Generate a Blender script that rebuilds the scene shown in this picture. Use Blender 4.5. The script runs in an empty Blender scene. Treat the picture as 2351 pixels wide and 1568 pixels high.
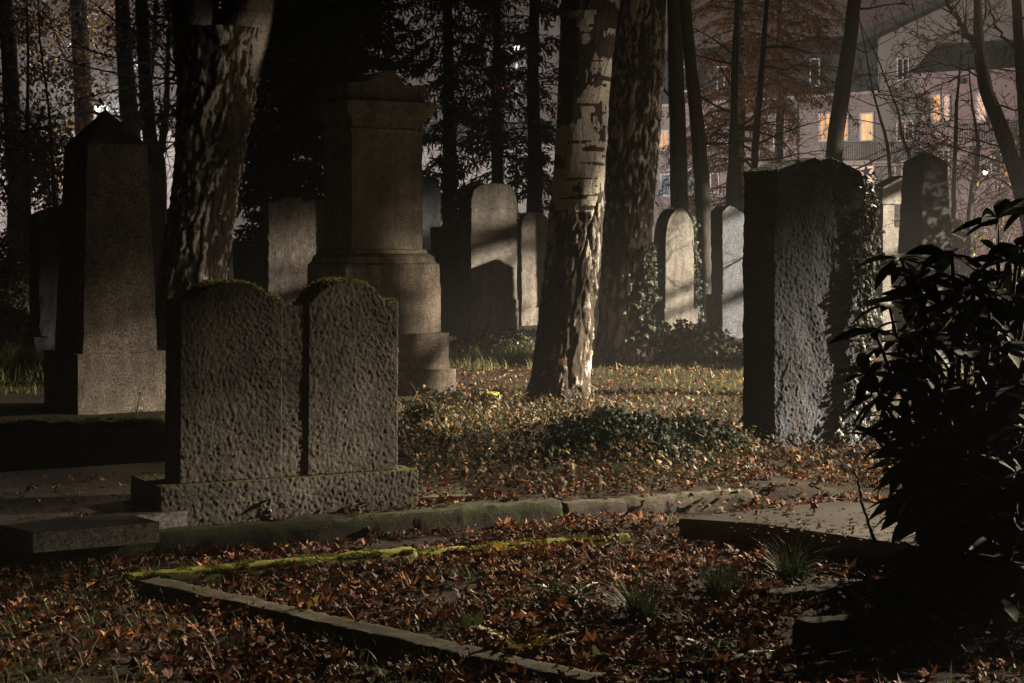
import bpy, math, random
import numpy as np
from mathutils import Vector, Matrix, noise

random.seed(7)
RNG = np.random.default_rng(11)
sc = bpy.context.scene
COL = sc.collection
R = math.radians

# ------------------------------------------------------------------ camera geometry
F, H, V0, UC = 4000.0, 1.5, 550.0, 1175.5      # focal length and horizon in units of a 2351 x 1568 frame


def P(u, v, y):
    return Vector(((u - UC) * y / F, y, H - (v - V0) * y / F))


def G(u, v, z=0.0):
    y = (H - z) * F / (v - V0)
    return Vector(((u - UC) * y / F, y, z))


def wx(o, A, u):
    k = (u - UC) / F
    return (k * o.y - o.x) / (math.cos(A) - k * math.sin(A))


def dy(o, A, u):
    k = (u - UC) / F
    return (k * o.y - o.x) / (-math.sin(A) - k * math.cos(A))


def zz(o, A, v, x=0.0, y=0.0):
    yy = o.y + x * math.sin(A) + y * math.cos(A)
    return H - (v - V0) * yy / F - o.z


def smooth(a, b, t):
    t = min(1.0, max(0.0, (t - a) / (b - a)))
    return t * t * (3 - 2 * t)


def line_y(x):
    return 8.12 + (x + 2.22) * 0.482


def gz(x, y):
    """height of the ground"""
    d = y - line_y(x)
    z = 0.10 * smooth(0.0, 0.12, d) * (1 - smooth(2.2, 3.4, d)) * smooth(-2.45, -2.3, x) * (1 - smooth(1.5, 2.2, x))
    z += 0.22 * smooth(0.0, 0.3, y - (11.30 + 0.2 * (x + 2.2))) * (1 - smooth(-2.2, -1.75, x)) * (1 - smooth(17, 22, y))
    z += 0.025 * noise.noise(Vector((x * 0.9, y * 0.9, 3.1))) + 0.012 * noise.noise(Vector((x * 3.1, y * 3.1, 7.7)))
    return z - 0.01


# ------------------------------------------------------------------ objects
def tag(o, label=None, cat=None, group=None, kind=None):
    if label: o['label'] = label
    if cat: o['category'] = cat
    if group: o['group'] = group
    if kind: o['kind'] = kind
    return o


def empty(name, loc, label, cat, rz=0.0, group=None, rx=0.0, ry=0.0):
    o = bpy.data.objects.new(name, None)
    o.empty_display_size = 0.2
    o.location = loc
    o.rotation_euler = (rx, ry, rz)
    COL.objects.link(o)
    return tag(o, label, cat, group)


def mesh_obj(name, V, Fc, mat, parent=None, sm=False, attr=None):
    me = bpy.data.meshes.new(name)
    V = np.asarray(V, dtype=np.float64).reshape(-1, 3)
    if isinstance(Fc, np.ndarray): Fc = Fc.tolist()
    me.from_pydata(V.tolist(), [], Fc)
    if sm:
        me.polygons.foreach_set('use_smooth', [True] * len(me.polygons))
    if attr is not None:
        a = me.attributes.new('mask', 'FLOAT', 'POINT')
        a.data.foreach_set('value', np.asarray(attr, dtype=np.float32))
    me.update()
    o = bpy.data.objects.new(name, me)
    me.materials.append(mat)
    COL.objects.link(o)
    if parent: o.parent = parent
    return o


class MB:
    def __init__(s): s.V, s.F, s.n = [], [], 0

    def add(s, V, Fc):
        V = np.asarray(V, dtype=float).reshape(-1, 3)
        n = s.n
        s.V.append(V)
        if isinstance(Fc, np.ndarray):
            s.F.extend((Fc + n).tolist())
        else:
            s.F.extend([[i + n for i in f] for f in Fc])
        s.n += len(V)

    def box(s, x0, x1, y0, y1, z0, z1):
        s.add([(x0, y0, z0), (x1, y0, z0), (x1, y1, z0), (x0, y1, z0), (x0, y0, z1), (x1, y0, z1), (x1, y1, z1), (x0, y1, z1)],
              [[0, 3, 2, 1], [4, 5, 6, 7], [0, 1, 5, 4], [1, 2, 6, 5], [2, 3, 7, 6], [3, 0, 4, 7]])

    def tube(s, pts, rad, n=6, cap=True):
        pts = [Vector(p) for p in pts]
        V = []
        up = None
        for i, p in enumerate(pts):
            t = (pts[min(i + 1, len(pts) - 1)] - pts[max(i - 1, 0)]).normalized()
            if up is None:
                up = t.orthogonal().normalized()
            up = (up - t * up.dot(t))
            up = up.normalized() if up.length > 1e-6 else t.orthogonal().normalized()
            b = t.cross(up)
            for k in range(n):
                a = 2 * math.pi * k / n
                V.append(p + (up * math.cos(a) + b * math.sin(a)) * rad[i])
        Fc = []
        for i in range(len(pts) - 1):
            for k in range(n):
                k2 = (k + 1) % n
                Fc.append([i * n + k, i * n + k2, (i + 1) * n + k2, (i + 1) * n + k])
        if cap:
            Fc.append(list(range(n))[::-1])
            Fc.append([(len(pts) - 1) * n + k for k in range(n)])
        s.add([tuple(v) for v in V], Fc)

    def build(s, name, mat, parent=None, sm=False, off=None, attr=None):
        V = np.concatenate(s.V) if s.V else np.zeros((0, 3))
        if off is not None: V = V - np.array(off)
        return mesh_obj(name, V, s.F, mat, parent, sm, attr)


# ------------------------------------------------------------------ materials
class NT:
    def __init__(s, name, rough=0.8, spec=0.3):
        s.m = bpy.data.materials.new(name)
        s.m.use_nodes = True
        s.t = s.m.node_tree
        s.b = s.t.nodes['Principled BSDF']
        s.b.inputs['Roughness'].default_value = rough
        s.b.inputs['Specular IOR Level'].default_value = spec
        s._co = None

    def n(s, kind, **kw):
        nd = s.t.nodes.new(kind)
        for k, v in kw.items():
            if k in nd.inputs: nd.inputs[k].default_value = v
            else: setattr(nd, k, v)
        return nd

    def l(s, a, b): s.t.links.new(a, b)

    def co(s, scale=(1, 1, 1), rot=(0, 0, 0)):
        if s._co is None: s._co = s.n('ShaderNodeTexCoord')
        mp = s.n('ShaderNodeMapping')
        mp.inputs['Scale'].default_value = scale
        mp.inputs['Rotation'].default_value = rot
        s.l(s._co.outputs['Object'], mp.inputs['Vector'])
        return mp.outputs['Vector']

    def noise(s, scale, detail=4, rough=0.6, st=(1, 1, 1), rot=(0, 0, 0)):
        nd = s.n('ShaderNodeTexNoise')
        nd.inputs['Scale'].default_value = scale
        nd.inputs['Detail'].default_value = detail
        nd.inputs['Roughness'].default_value = rough
        s.l(s.co(st, rot), nd.inputs['Vector'])
        return nd.outputs['Fac']

    def ramp(s, fac, stops):
        nd = s.n('ShaderNodeValToRGB')
        e = nd.color_ramp.elements
        while len(e) < len(stops): e.new(0.5)
        for i, (p, c) in enumerate(stops):
            e[i].position = p
            e[i].color = (c[0], c[1], c[2], 1) if not isinstance(c, (int, float)) else (c, c, c, 1)
        s.l(fac, nd.inputs['Fac'])
        return nd.outputs['Color']

    def mix(s, a, b, fac, mode='MIX'):
        nd = s.n('ShaderNodeMix', data_type='RGBA', blend_type=mode)
        for val, i in ((fac, 0), (a, 6), (b, 7)):
            if isinstance(val, (int, float)): nd.inputs[i].default_value = val
            elif isinstance(val, tuple): nd.inputs[i].default_value = (*val, 1)
            else: s.l(val, nd.inputs[i])
        return nd.outputs[2]

    def math(s, op, a, b=0.0):
        nd = s.n('ShaderNodeMath', operation=op)
        for val, i in ((a, 0), (b, 1)):
            if isinstance(val, (int, float)): nd.inputs[i].default_value = val
            else: s.l(val, nd.inputs[i])
        return nd.outputs[0]

    def upmask(s, lo, hi):
        g = s.n('ShaderNodeNewGeometry')
        sp = s.n('ShaderNodeSeparateXYZ')
        s.l(g.outputs['Normal'], sp.inputs[0])
        return s.ramp(sp.outputs['Z'], [(lo, 0.0), (hi, 1.0)])

    def island(s):
        return s.n('ShaderNodeNewGeometry').outputs['Random Per Island']

    def bump(s, h, strength=0.4, dist=0.01):
        nd = s.n('ShaderNodeBump')
        nd.inputs['Strength'].default_value = strength
        nd.inputs['Distance'].default_value = dist
        s.l(h, nd.inputs['Height'])
        s.l(nd.outputs['Normal'], s.b.inputs['Normal'])

    def color(s, c):
        if isinstance(c, tuple): s.b.inputs['Base Color'].default_value = (*c, 1)
        else: s.l(c, s.b.inputs['Base Color'])
        return s.m


def stone_mat(name, c1, c2, moss=0.0, rough=0.85, grain=140, gamp=0.35, streak=0.4, bump=0.5, bdist=0.004, spec=0.25, mosscol=(0.075, 0.09, 0.018), mosslo=0.45):
    t = NT(name, rough, spec)
    big = t.noise(2.2, 6, 0.65)
    c = t.ramp(big, [(0.32, c1), (0.68, c2)])
    st = t.noise(5.0, 5, 0.7, (1.6, 1.6, 0.22))
    c = t.mix(c, t.ramp(st, [(0.35, 0.35), (0.62, 1.0)]), streak, 'MULTIPLY')
    gr = t.noise(grain, 3, 0.8)
    c = t.mix(c, t.ramp(gr, [(0.36, 0.25), (0.64, 1.5)]), gamp, 'MULTIPLY')
    blot = t.noise(11, 4, 0.7)
    c = t.mix(c, t.ramp(blot, [(0.40, 0.45), (0.55, 1.0)]), 0.45, 'MULTIPLY')
    if moss > 0:
        up = t.upmask(mosslo, mosslo + 0.35)
        mn = t.ramp(t.noise(9, 5, 0.7), [(0.5 - 0.25 * moss, 0.0), (0.62 - 0.2 * moss, 1.0)])
        f = t.mix((0, 0, 0), mn, up, 'MIX')
        mc = t.ramp(t.noise(60, 3, 0.7), [(0.3, tuple(k * 0.45 for k in mosscol)), (0.7, mosscol)])
        c = t.mix(c, mc, f)
    h = t.mix(gr, t.noise(38, 5, 0.75), 0.6)
    t.bump(h, bump, bdist)
    return t.color(c)


M = {}
M['sand'] = stone_mat('weathered_sandstone', (0.14, 0.12, 0.09), (0.28, 0.24, 0.19), moss=0.3, streak=0.7, grain=48, gamp=0.8)
M['monu'] = stone_mat('dark_sandstone', (0.14, 0.12, 0.092), (0.28, 0.235, 0.185), moss=0.25, streak=0.7, gamp=0.85, grain=60)
M['obel'] = stone_mat('brown_granite', (0.19, 0.165, 0.135), (0.33, 0.29, 0.235), moss=0.25, gamp=1.0, grain=70, streak=0.5)
M['beige'] = stone_mat('pale_beige_stone', (0.17, 0.14, 0.11), (0.30, 0.25, 0.195), moss=0.2, streak=0.5, gamp=0.9, grain=45)
M['grey'] = stone_mat('grey_granite', (0.075, 0.078, 0.08), (0.15, 0.152, 0.155), moss=0.2, gamp=1.0, grain=48)
M['slate'] = stone_mat('dark_slate', (0.022, 0.023, 0.026), (0.05, 0.05, 0.054), moss=0.2, gamp=0.8, grain=60)
M['rough'] = stone_mat('quarry_faced_stone', (0.055, 0.05, 0.04), (0.19, 0.175, 0.145), moss=0.75, gamp=0.6, bump=0.8, bdist=0.008, mosslo=0.35, streak=0.3)
M['basalt'] = stone_mat('rough_dark_basalt', (0.03, 0.036, 0.046), (0.08, 0.09, 0.11), moss=0.0, gamp=1.0, grain=75, bump=0.8, bdist=0.008, streak=0.3)
M['slab'] = stone_mat('polished_granite', (0.055, 0.048, 0.04), (0.10, 0.088, 0.075), moss=0.0, rough=0.38, gamp=0.7, bump=0.25, bdist=0.002, spec=0.5, streak=0.75, grain=90)
M['slabedge'] = stone_mat('sawn_granite', (0.2, 0.19, 0.18), (0.34, 0.32, 0.3), gamp=0.9, grain=60)
M['kerb'] = stone_mat('mossy_kerb_stone', (0.12, 0.105, 0.085), (0.20, 0.18, 0.15), moss=1.0, gamp=0.6, mosscol=(0.26, 0.28, 0.035), mosslo=0.1, bump=1.0, bdist=0.012)
M['kerb_dry'] = stone_mat('worn_kerb_stone', (0.07, 0.058, 0.047), (0.15, 0.125, 0.10), moss=0.2, gamp=0.7, mosscol=(0.06, 0.065, 0.015), mosslo=0.2, bump=1.0, bdist=0.012)
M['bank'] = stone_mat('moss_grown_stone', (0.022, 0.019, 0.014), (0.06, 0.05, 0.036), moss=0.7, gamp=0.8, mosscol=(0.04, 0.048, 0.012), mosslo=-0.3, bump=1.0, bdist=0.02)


def leaf_mat(name, stops, rough=0.5, spec=0.4, trans=0.25):
    t = NT(name, rough, spec)
    c = t.ramp(t.island(), stops)
    c = t.mix(c, t.ramp(t.noise(45, 3), [(0.3, 0.55), (0.7, 1.15)]), 0.7, 'MULTIPLY')
    t.color(c)
    if trans:
        tr = t.n('ShaderNodeBsdfTranslucent')
        t.l(c, tr.inputs['Color'])
        ms = t.n('ShaderNodeMixShader')
        ms.inputs[0].default_value = trans
        t.l(t.b.outputs[0], ms.inputs[1])
        t.l(tr.outputs[0], ms.inputs[2])
        out = [n for n in t.t.nodes if n.type == 'OUTPUT_MATERIAL'][0]
        t.l(ms.outputs[0], out.inputs['Surface'])
    return t.m


M['litter'] = leaf_mat('fallen_leaf_brown', [(0, (0.028, 0.011, 0.006)), (0.3, (0.10, 0.031, 0.012)), (0.5, (0.16, 0.058, 0.022)), (0.68, (0.07, 0.034, 0.018)), (0.86, (0.25, 0.085, 0.03)), (0.95, (0.38, 0.17, 0.055)), (1, (0.42, 0.26, 0.14))], 0.65, 0.2, 0.15)
M['litter_far'] = leaf_mat('fallen_leaf_far', [(0, (0.06, 0.026, 0.014)), (0.5, (0.13, 0.06, 0.026)), (1, (0.26, 0.14, 0.055))], 0.55, 0.4, 0.15)
M['fleaf'] = leaf_mat('pale_fallen_leaf', [(0, (0.2, 0.085, 0.04)), (1, (0.36, 0.18, 0.09))], 0.5, 0.5, 0.15)
M['redleaf'] = leaf_mat('red_fallen_leaf', [(0, (0.35, 0.01, 0.02)), (1, (0.45, 0.015, 0.03))], 0.5, 0.5, 0.15)
M['grass'] = leaf_mat('grass_blades', [(0, (0.045, 0.065, 0.016)), (0.6, (0.10, 0.125, 0.032)), (0.85, (0.16, 0.15, 0.045)), (1, (0.28, 0.2, 0.09))], 0.55, 0.25, 0.3)
M['tuft'] = leaf_mat('sedge_blades', [(0, (0.03, 0.05, 0.025)), (1, (0.08, 0.11, 0.055))], 0.6, 0.2, 0.25)
M['ivy'] = leaf_mat('ivy_leaves', [(0, (0.012, 0.02, 0.011)), (0.7, (0.03, 0.042, 0.02)), (1, (0.07, 0.075, 0.03))], 0.5, 0.22, 0.1)
M['cover'] = leaf_mat('ground_cover_leaves', [(0, (0.014, 0.02, 0.008)), (0.4, (0.035, 0.045, 0.015)), (0.62, (0.075, 0.08, 0.025)), (0.74, (0.09, 0.04, 0.018)), (0.9, (0.2, 0.10, 0.035)), (0.97, (0.38, 0.27, 0.07)), (1, (0.42, 0.3, 0.16))], 0.6, 0.25, 0.25)
M['stems'] = leaf_mat('dry_stems', [(0, (0.14, 0.08, 0.05)), (1, (0.34, 0.24, 0.15))], 0.7, 0.2, 0)
M['yew'] = leaf_mat('dark_evergreen', [(0, (0.018, 0.026, 0.014)), (1, (0.045, 0.06, 0.03))], 0.6, 0.2, 0.1)
M['conifer'] = leaf_mat('conifer_needles', [(0, (0.02, 0.026, 0.014)), (1, (0.05, 0.058, 0.026))], 0.6, 0.2, 0.15)
M['larch'] = leaf_mat('larch_needles', [(0, (0.11, 0.045, 0.018)), (0.6, (0.22, 0.095, 0.03)), (1, (0.34, 0.19, 0.055))], 0.6, 0.2, 0.4)
M['autumn'] = leaf_mat('autumn_foliage', [(0, (0.06, 0.032, 0.016)), (0.6, (0.14, 0.07, 0.028)), (1, (0.24, 0.15, 0.05))], 0.6, 0.2, 0.3)
M['autumn_y'] = leaf_mat('yellow_autumn_foliage', [(0, (0.16, 0.07, 0.03)), (0.5, (0.3, 0.15, 0.04)), (1, (0.34, 0.28, 0.06))], 0.6, 0.2, 0.4)
M['hedge'] = leaf_mat('hedge_leaves', [(0, (0.03, 0.04, 0.016)), (0.7, (0.08, 0.085, 0.025)), (1, (0.22, 0.15, 0.04))], 0.4, 0.4, 0.2)
M['deadleaf'] = leaf_mat('withered_leaves', [(0, (0.05, 0.03, 0.02)), (1, (0.16, 0.07, 0.03))], 0.7, 0.2, 0.2)
M['rhodo'] = leaf_mat('rhododendron_leaves', [(0, (0.016, 0.022, 0.012)), (0.8, (0.035, 0.045, 0.02)), (1, (0.11, 0.10, 0.035))], 0.6, 0.14, 0.04)
M['fern_y'] = leaf_mat('yellow_fern', [(0, (0.2, 0.17, 0.03)), (1, (0.4, 0.27, 0.04))], 0.5, 0.3, 0.3)
M['fern'] = leaf_mat('green_fern', [(0, (0.04, 0.06, 0.025)), (1, (0.09, 0.11, 0.04))], 0.45, 0.4, 0.25)
M['herb'] = leaf_mat('pale_green_herb', [(0, (0.12, 0.16, 0.06)), (1, (0.24, 0.26, 0.11))], 0.45, 0.4, 0.25)
M['petal'] = leaf_mat('white_petals', [(0, (0.6, 0.58, 0.5)), (1, (0.7, 0.66, 0.55))], 0.6, 0.3, 0.2)


def bark_mat(name, dark, mid, pale=None, far=False):
    t = NT(name, 0.9, 0.15)
    fiss = t.noise(9, 6, 0.7, (3.2, 3.2, 0.55))
    c = t.ramp(fiss, [(0.35, dark), (0.68, mid)])
    if pale:
        a = t.n('ShaderNodeAttribute', attribute_name='mask')
        pl = t.ramp(t.noise(26, 5, 0.7, (1, 1, 2.6)), [(0.30, tuple(k * 0.55 for k in pale)), (0.62, pale)])
        pf = t.noise(55, 3, 0.7, (0.6, 0.6, 5.0))
        pl = t.mix(pl, t.ramp(pf, [(0.34, 0.12), (0.42, 1.0)]), 0.75, 'MULTIPLY')
        crack = t.noise(30, 4, 0.75, (1.6, 1.6, 0.5))
        fz = t.noise(95, 4, 0.85, (1, 1, 0.7))
        f = t.math('ADD', t.math('ADD', t.math('MULTIPLY', a.outputs['Fac'], 0.7), 0.15), t.math('MULTIPLY', t.math('SUBTRACT', fz, 0.5), 1.5))
        f = t.math('ADD', f, t.math('MULTIPLY', t.math('SUBTRACT', crack, 0.52), 1.3))
        c = t.mix(c, t.mix(mid, pale, 0.28), t.ramp(f, [(0.36, 0.0), (0.44, 1.0)]))
        c = t.mix(c, pl, t.ramp(f, [(0.50, 0.0), (0.56, 1.0)]))
    if not far:
        t.bump(t.mix(t.noise(30, 4, 0.75, (1.6, 1.6, 0.5)), t.noise(70, 5, 0.8), 0.45), 1.0, 0.03)
    return t.color(c)


M['birch'] = bark_mat('birch_bark', (0.012, 0.010, 0.008), (0.06, 0.046, 0.033), (0.46, 0.42, 0.36))
M['bark'] = bark_mat('dark_bark', (0.012, 0.010, 0.008), (0.045, 0.036, 0.028))
M['bark_far'] = bark_mat('grey_bark', (0.03, 0.025, 0.02), (0.09, 0.075, 0.058), far=True)
M['twig'] = NT('twig_bark', 0.8, 0.2).color((0.035, 0.026, 0.02))
M['twig_far'] = NT('far_twig_bark', 0.8, 0.2).color((0.045, 0.035, 0.028))


def soil():
    t = NT('leafy_soil', 0.9, 0.2)
    a = t.ramp(t.noise(14, 8, 0.75), [(0.3, (0.008, 0.006, 0.004)), (0.6, (0.035, 0.021, 0.012)), (0.8, (0.075, 0.04, 0.02))])
    g = t.ramp(t.noise(1.1, 4, 0.6), [(0.48, 0.0), (0.62, 0.7)])
    c = t.mix(a, t.ramp(t.noise(30, 5, 0.7), [(0.3, (0.012, 0.016, 0.006)), (0.7, (0.05, 0.05, 0.018))]), g)
    t.bump(t.noise(25, 8, 0.8), 1.0, 0.03)
    return t.color(c)


M['soil'] = soil()


def plain(name, c1, c2, scale=3, rough=0.8, spec=0.3, metal=0):
    t = NT(name, rough, spec)
    t.b.inputs['Metallic'].default_value = metal
    return t.color(t.ramp(t.noise(scale, 5, 0.65), [(0.3, c1), (0.7, c2)]))


def emis(name, col, strength, var=None):
    t = NT(name, 0.6, 0.1)
    if var:
        c = t.ramp(t.noise(var[0], 3, 0.6, var[2] if len(var) > 2 else (1, 1, 1)), [(0.35, tuple(k * var[1] for k in col)), (0.65, col)])
        t.l(c, t.b.inputs['Emission Color'])
    else:
        t.b.inputs['Emission Color'].default_value = (*col, 1)
    t.b.inputs['Emission Strength'].default_value = strength
    t.b.inputs['Base Color'].default_value = (0.02, 0.02, 0.02, 1)
    return t.m


M['brick'] = None


def brick():
    t = NT('pale_brick', 0.85, 0.2)
    bt = t.n('ShaderNodeTexBrick')
    bt.inputs['Color1'].default_value = (0.30, 0.24, 0.22, 1)
    bt.inputs['Color2'].default_value = (0.24, 0.19, 0.175, 1)
    bt.inputs['Mortar'].default_value = (0.36, 0.33, 0.31, 1)
    bt.inputs['Scale'].default_value = 1.0
    bt.inputs['Brick Width'].default_value = 0.5
    bt.inputs['Row Height'].default_value = 0.16
    bt.inputs['Mortar Size'].default_value = 0.012
    t.l(t.co((1, 1, 1), (R(90), 0, 0)), bt.inputs['Vector'])
    c = t.mix(bt.outputs['Color'], t.ramp(t.noise(0.5, 4), [(0.3, 0.75), (0.7, 1.1)]), 0.8, 'MULTIPLY')
    return t.color(c)


M['brick'] = brick()
M['plaster_pink'] = plain('pink_plaster', (0.38, 0.26, 0.26), (0.44, 0.31, 0.305), 0.6)
M['plaster_grey'] = plain('grey_plaster', (0.22, 0.19, 0.175), (0.27, 0.235, 0.215), 0.6)
M['plaster_pale'] = plain('pale_plaster', (0.60, 0.53, 0.52), (0.68, 0.6, 0.59), 0.6)
M['rooftile'] = plain('dark_roof_tiles', (0.030, 0.034, 0.036), (0.05, 0.054, 0.056), 4)
M['frame_white'] = plain('white_window_frame', (0.62, 0.58, 0.56), (0.7, 0.67, 0.65), 8)
M['concrete'] = plain('balcony_concrete', (0.38, 0.33, 0.3), (0.48, 0.42, 0.39), 2)
M['steel'] = plain('painted_steel', (0.02, 0.02, 0.02), (0.04, 0.038, 0.036), 5, 0.5)
M['pipe'] = plain('grey_downpipe', (0.18, 0.2, 0.2), (0.25, 0.27, 0.27), 5, 0.5)
M['glass_dark'] = NT('dark_window_glass', 0.12, 0.5).color((0.03, 0.032, 0.035))
M['win_orange'] = emis('lit_window_orange', (1.0, 0.47, 0.2), 1.3, (2.2, 0.5, (1.6, 1.6, 0.5)))
M['win_yellow'] = emis('lit_window_yellow', (1.0, 0.6, 0.27), 1.4, (2.0, 0.62, (1.5, 1.5, 0.4)))
M['win_pink'] = emis('lit_window_pink', (1.0, 0.62, 0.45), 1.2, (2.5, 0.45))
M['win_red'] = emis('lit_window_red_curtain', (0.8, 0.2, 0.1), 0.16, (2.5, 0.5, (2, 2, 0.3)))
M['win_blue'] = emis('lit_window_blue', (0.42, 0.66, 0.8), 0.42, (1.5, 0.7))
M['win_dim'] = emis('dim_window', (0.9, 0.5, 0.36), 0.16, (2.5, 0.4))
M['bulb'] = emis('street_lamp_bulb', (1.0, 0.95, 0.9), 9)
M['redlens'] = emis('red_signal_lens', (1.0, 0.02, 0.04), 5)

# ------------------------------------------------------------------ shapes


def gridbox(W, D, topfn, nx, ny, nz, disp=None, x0=0.0, y0=0.0, z0=0.0, shape=None):
    """closed box grid: front at y0, width W along x, depth D; top height topfn(s); optional displacement"""
    idx, V, Fc = {}, [], []

    def vid(i, j, k):
        key = (i, j, k)
        if key not in idx:
            s, r, t = i / nx, j / ny, k / nz
            h = topfn(s) if callable(topfn) else topfn
            p = Vector((x0 + s * W, y0 + r * D, z0 + t * h))
            if shape: p = shape(p, s, r, t)
            if disp: p = p + disp(p, s, r, t)
            idx[key] = len(V)
            V.append(tuple(p))
        return idx[key]

    for i in range(nx):
        for k in range(nz):
            Fc.append([vid(i, 0, k), vid(i + 1, 0, k), vid(i + 1, 0, k + 1), vid(i, 0, k + 1)])
            Fc.append([vid(i + 1, ny, k), vid(i, ny, k), vid(i, ny, k + 1), vid(i + 1, ny, k + 1)])
    for j in range(ny):
        for k in range(nz):
            Fc.append([vid(0, j + 1, k), vid(0, j, k), vid(0, j, k + 1), vid(0, j + 1, k + 1)])
            Fc.append([vid(nx, j, k), vid(nx, j + 1, k), vid(nx, j + 1, k + 1), vid(nx, j, k + 1)])
    for i in range(nx):
        for j in range(ny):
            Fc.append([vid(i, j, nz), vid(i + 1, j, nz), vid(i + 1, j + 1, nz), vid(i, j + 1, nz)])
            Fc.append([vid(i, j + 1, 0), vid(i + 1, j + 1, 0), vid(i + 1, j, 0), vid(i, j, 0)])
    return V, Fc


def worn(seed, amp=0.004, fr=9.0):
    """slightly worn edges and faces"""
    so = Vector((seed * 3.7, seed * 1.3, seed * 2.1))

    def d(p, s, r, t):
        q = p * fr + so
        v = Vector((noise.noise(q), noise.noise(q + Vector((31, 7, 3))), noise.noise(q + Vector((5, 61, 17)))))
        q2 = p * fr * 3.3 + so
        e = (1 if s in (0, 1) else 0) + (1 if r in (0, 1) else 0) + (1 if t in (0, 1) else 0)
        k = 1.0 if e < 2 else 2.2
        return v * amp * k + Vector((noise.noise(q2), noise.noise(q2 + Vector((9, 9, 9))), noise.noise(q2 + Vector((2, 5, 8))))) * amp * 0.5 * k
    return d


def chisel(seed, amp=0.012, fr=26.0, edge=0.35):
    so = Vector((seed * 3.7, seed * 1.3, seed * 2.1))

    def d(p, s, r, t):
        q = Vector((p.x * fr + p.z * fr * 0.35, p.y * fr, p.z * fr * 0.55)) + so
        vd = noise.voronoi(q * 0.85)[0]
        a = 0.9 * (vd[1] - vd[0]) - 0.35 + 0.9 * noise.fractal(q * 1.1, 0.7, 2.1, 4)
        b = noise.noise(q * 2.7)
        c = noise.noise(p * 4.0 + so)
        fy = 1.0 if r in (0, 1) else 0.0
        sg = -1 if r == 0 else (1 if r == 1 else 0)
        v = Vector((noise.noise(q + Vector((31, 7, 3))) * amp * edge, 0, noise.noise(q + Vector((5, 61, 17))) * amp * edge))
        v.y = sg * (a * amp + b * amp * 0.35 + c * amp * 0.6) if fy else b * amp * 0.4
        if s in (0, 1): v.x += (a * amp * 0.8)
        if t == 1: v.z += a * amp * 0.8
        if t == 0: v.z = 0
        return v
    return d


def add_block(parent, name, mat, x0, x1, y0, y1, z0, z1, seed=1, amp=0.004, res=0.06, topfn=None, shape=None, sm=False):
    W, D, Hh = x1 - x0, y1 - y0, z1 - z0
    nx, ny, nz = max(2, int(W / res)), max(2, int(D / res)), max(2, int(Hh / res))
    V, Fc = gridbox(W, D, topfn if topfn else Hh, nx, ny, nz, worn(seed, amp), x0, y0, z0, shape)
    return mesh_obj(name, V, Fc, mat, parent, sm)


def taper(cx, cy, z0, z1, k1):
    def f(p, s, r, t):
        tt = (p.z - z0) / (z1 - z0)
        k = 1 + (k1 - 1) * tt
        return Vector((cx + (p.x - cx) * k, cy + (p.y - cy) * k, p.z))
    return f


def interp(pts):
    xs = [p[0] for p in pts]
    ys = [p[1] for p in pts]

    def f(s): return float(np.interp(s, xs, ys))
    return f


M['moss'] = leaf_mat('moss_fuzz', [(0, (0.06, 0.065, 0.012)), (0.6, (0.16, 0.165, 0.026)), (1, (0.28, 0.27, 0.05))], 0.8, 0.1, 0.3)


def moss_part(parent, C, size=.009):
    n = len(C)
    az = RNG.uniform(0, 6.283, n)
    D = np.stack([np.cos(az) * .8, np.sin(az) * .8, RNG.uniform(.2, 1.2, n)], 1)
    D /= np.linalg.norm(D, axis=1, keepdims=True)
    S = np.stack([-np.sin(az), np.cos(az), np.zeros(n)], 1)
    L = (size * RNG.uniform(.6, 1.6, n))[:, None]
    V = np.stack([C - S * L * .3, C + S * L * .3, C + D * L], 1).reshape(-1, 3)
    i = np.arange(n) * 3
    mesh_obj('moss', V, np.stack([i, i + 1, i + 2], 1), M['moss'], parent)


A0 = R(30)


# --- left obelisk -------------------------------------------------------------
def left_obelisk():
    AO = R(35)
    o = G(179, 957, 0.2)
    t = empty('obelisk', o - Vector((0, 0, 0.03)), 'tall brown granite obelisk with a pyramid point, left of the double headstone', 'gravestone', AO)
    b = 0.712
    zb = zz(o, AO, 806)
    add_block(t, 'base', M['obel'], 0, b, 0, b, 0, zb, 3, 0.004, 0.05)
    m = b / 2
    hb, ht = 0.293, 0.236
    z1 = zz(o, AO, 333, 0.3, 0.3) + 0.03
    add_block(t, 'shaft', M['obel'], m - hb, m + hb, m - hb, m + hb, zb, z1, 4, 0.003, 0.06, shape=taper(m, m, zb, z1, ht / hb))
    zt = zz(o, AO, 250, m, m) + 0.03
    mb = MB()
    ht += 0.0015
    mb.add([(m - ht, m - ht, z1), (m + ht, m - ht, z1), (m + ht, m + ht, z1), (m - ht, m + ht, z1), (m, m, zt)], [[0, 1, 4], [1, 2, 4], [2, 3, 4], [3, 0, 4], [3, 2, 1, 0]])
    mb.build('pyramid_cap', M['obel'], t)


left_obelisk()


# --- big monument -------------------------------------------------------------
def prism(prof, y0, y1):
    n = len(prof)
    V = [(x, y0, z) for x, z in prof] + [(x, y1, z) for x, z in prof]
    Fc = [list(range(n)), [n + i for i in range(n)][::-1]]
    for i in range(n):
        j = (i + 1) % n
        Fc.append([j, i, n + i, n + j])
    return V, Fc


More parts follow.
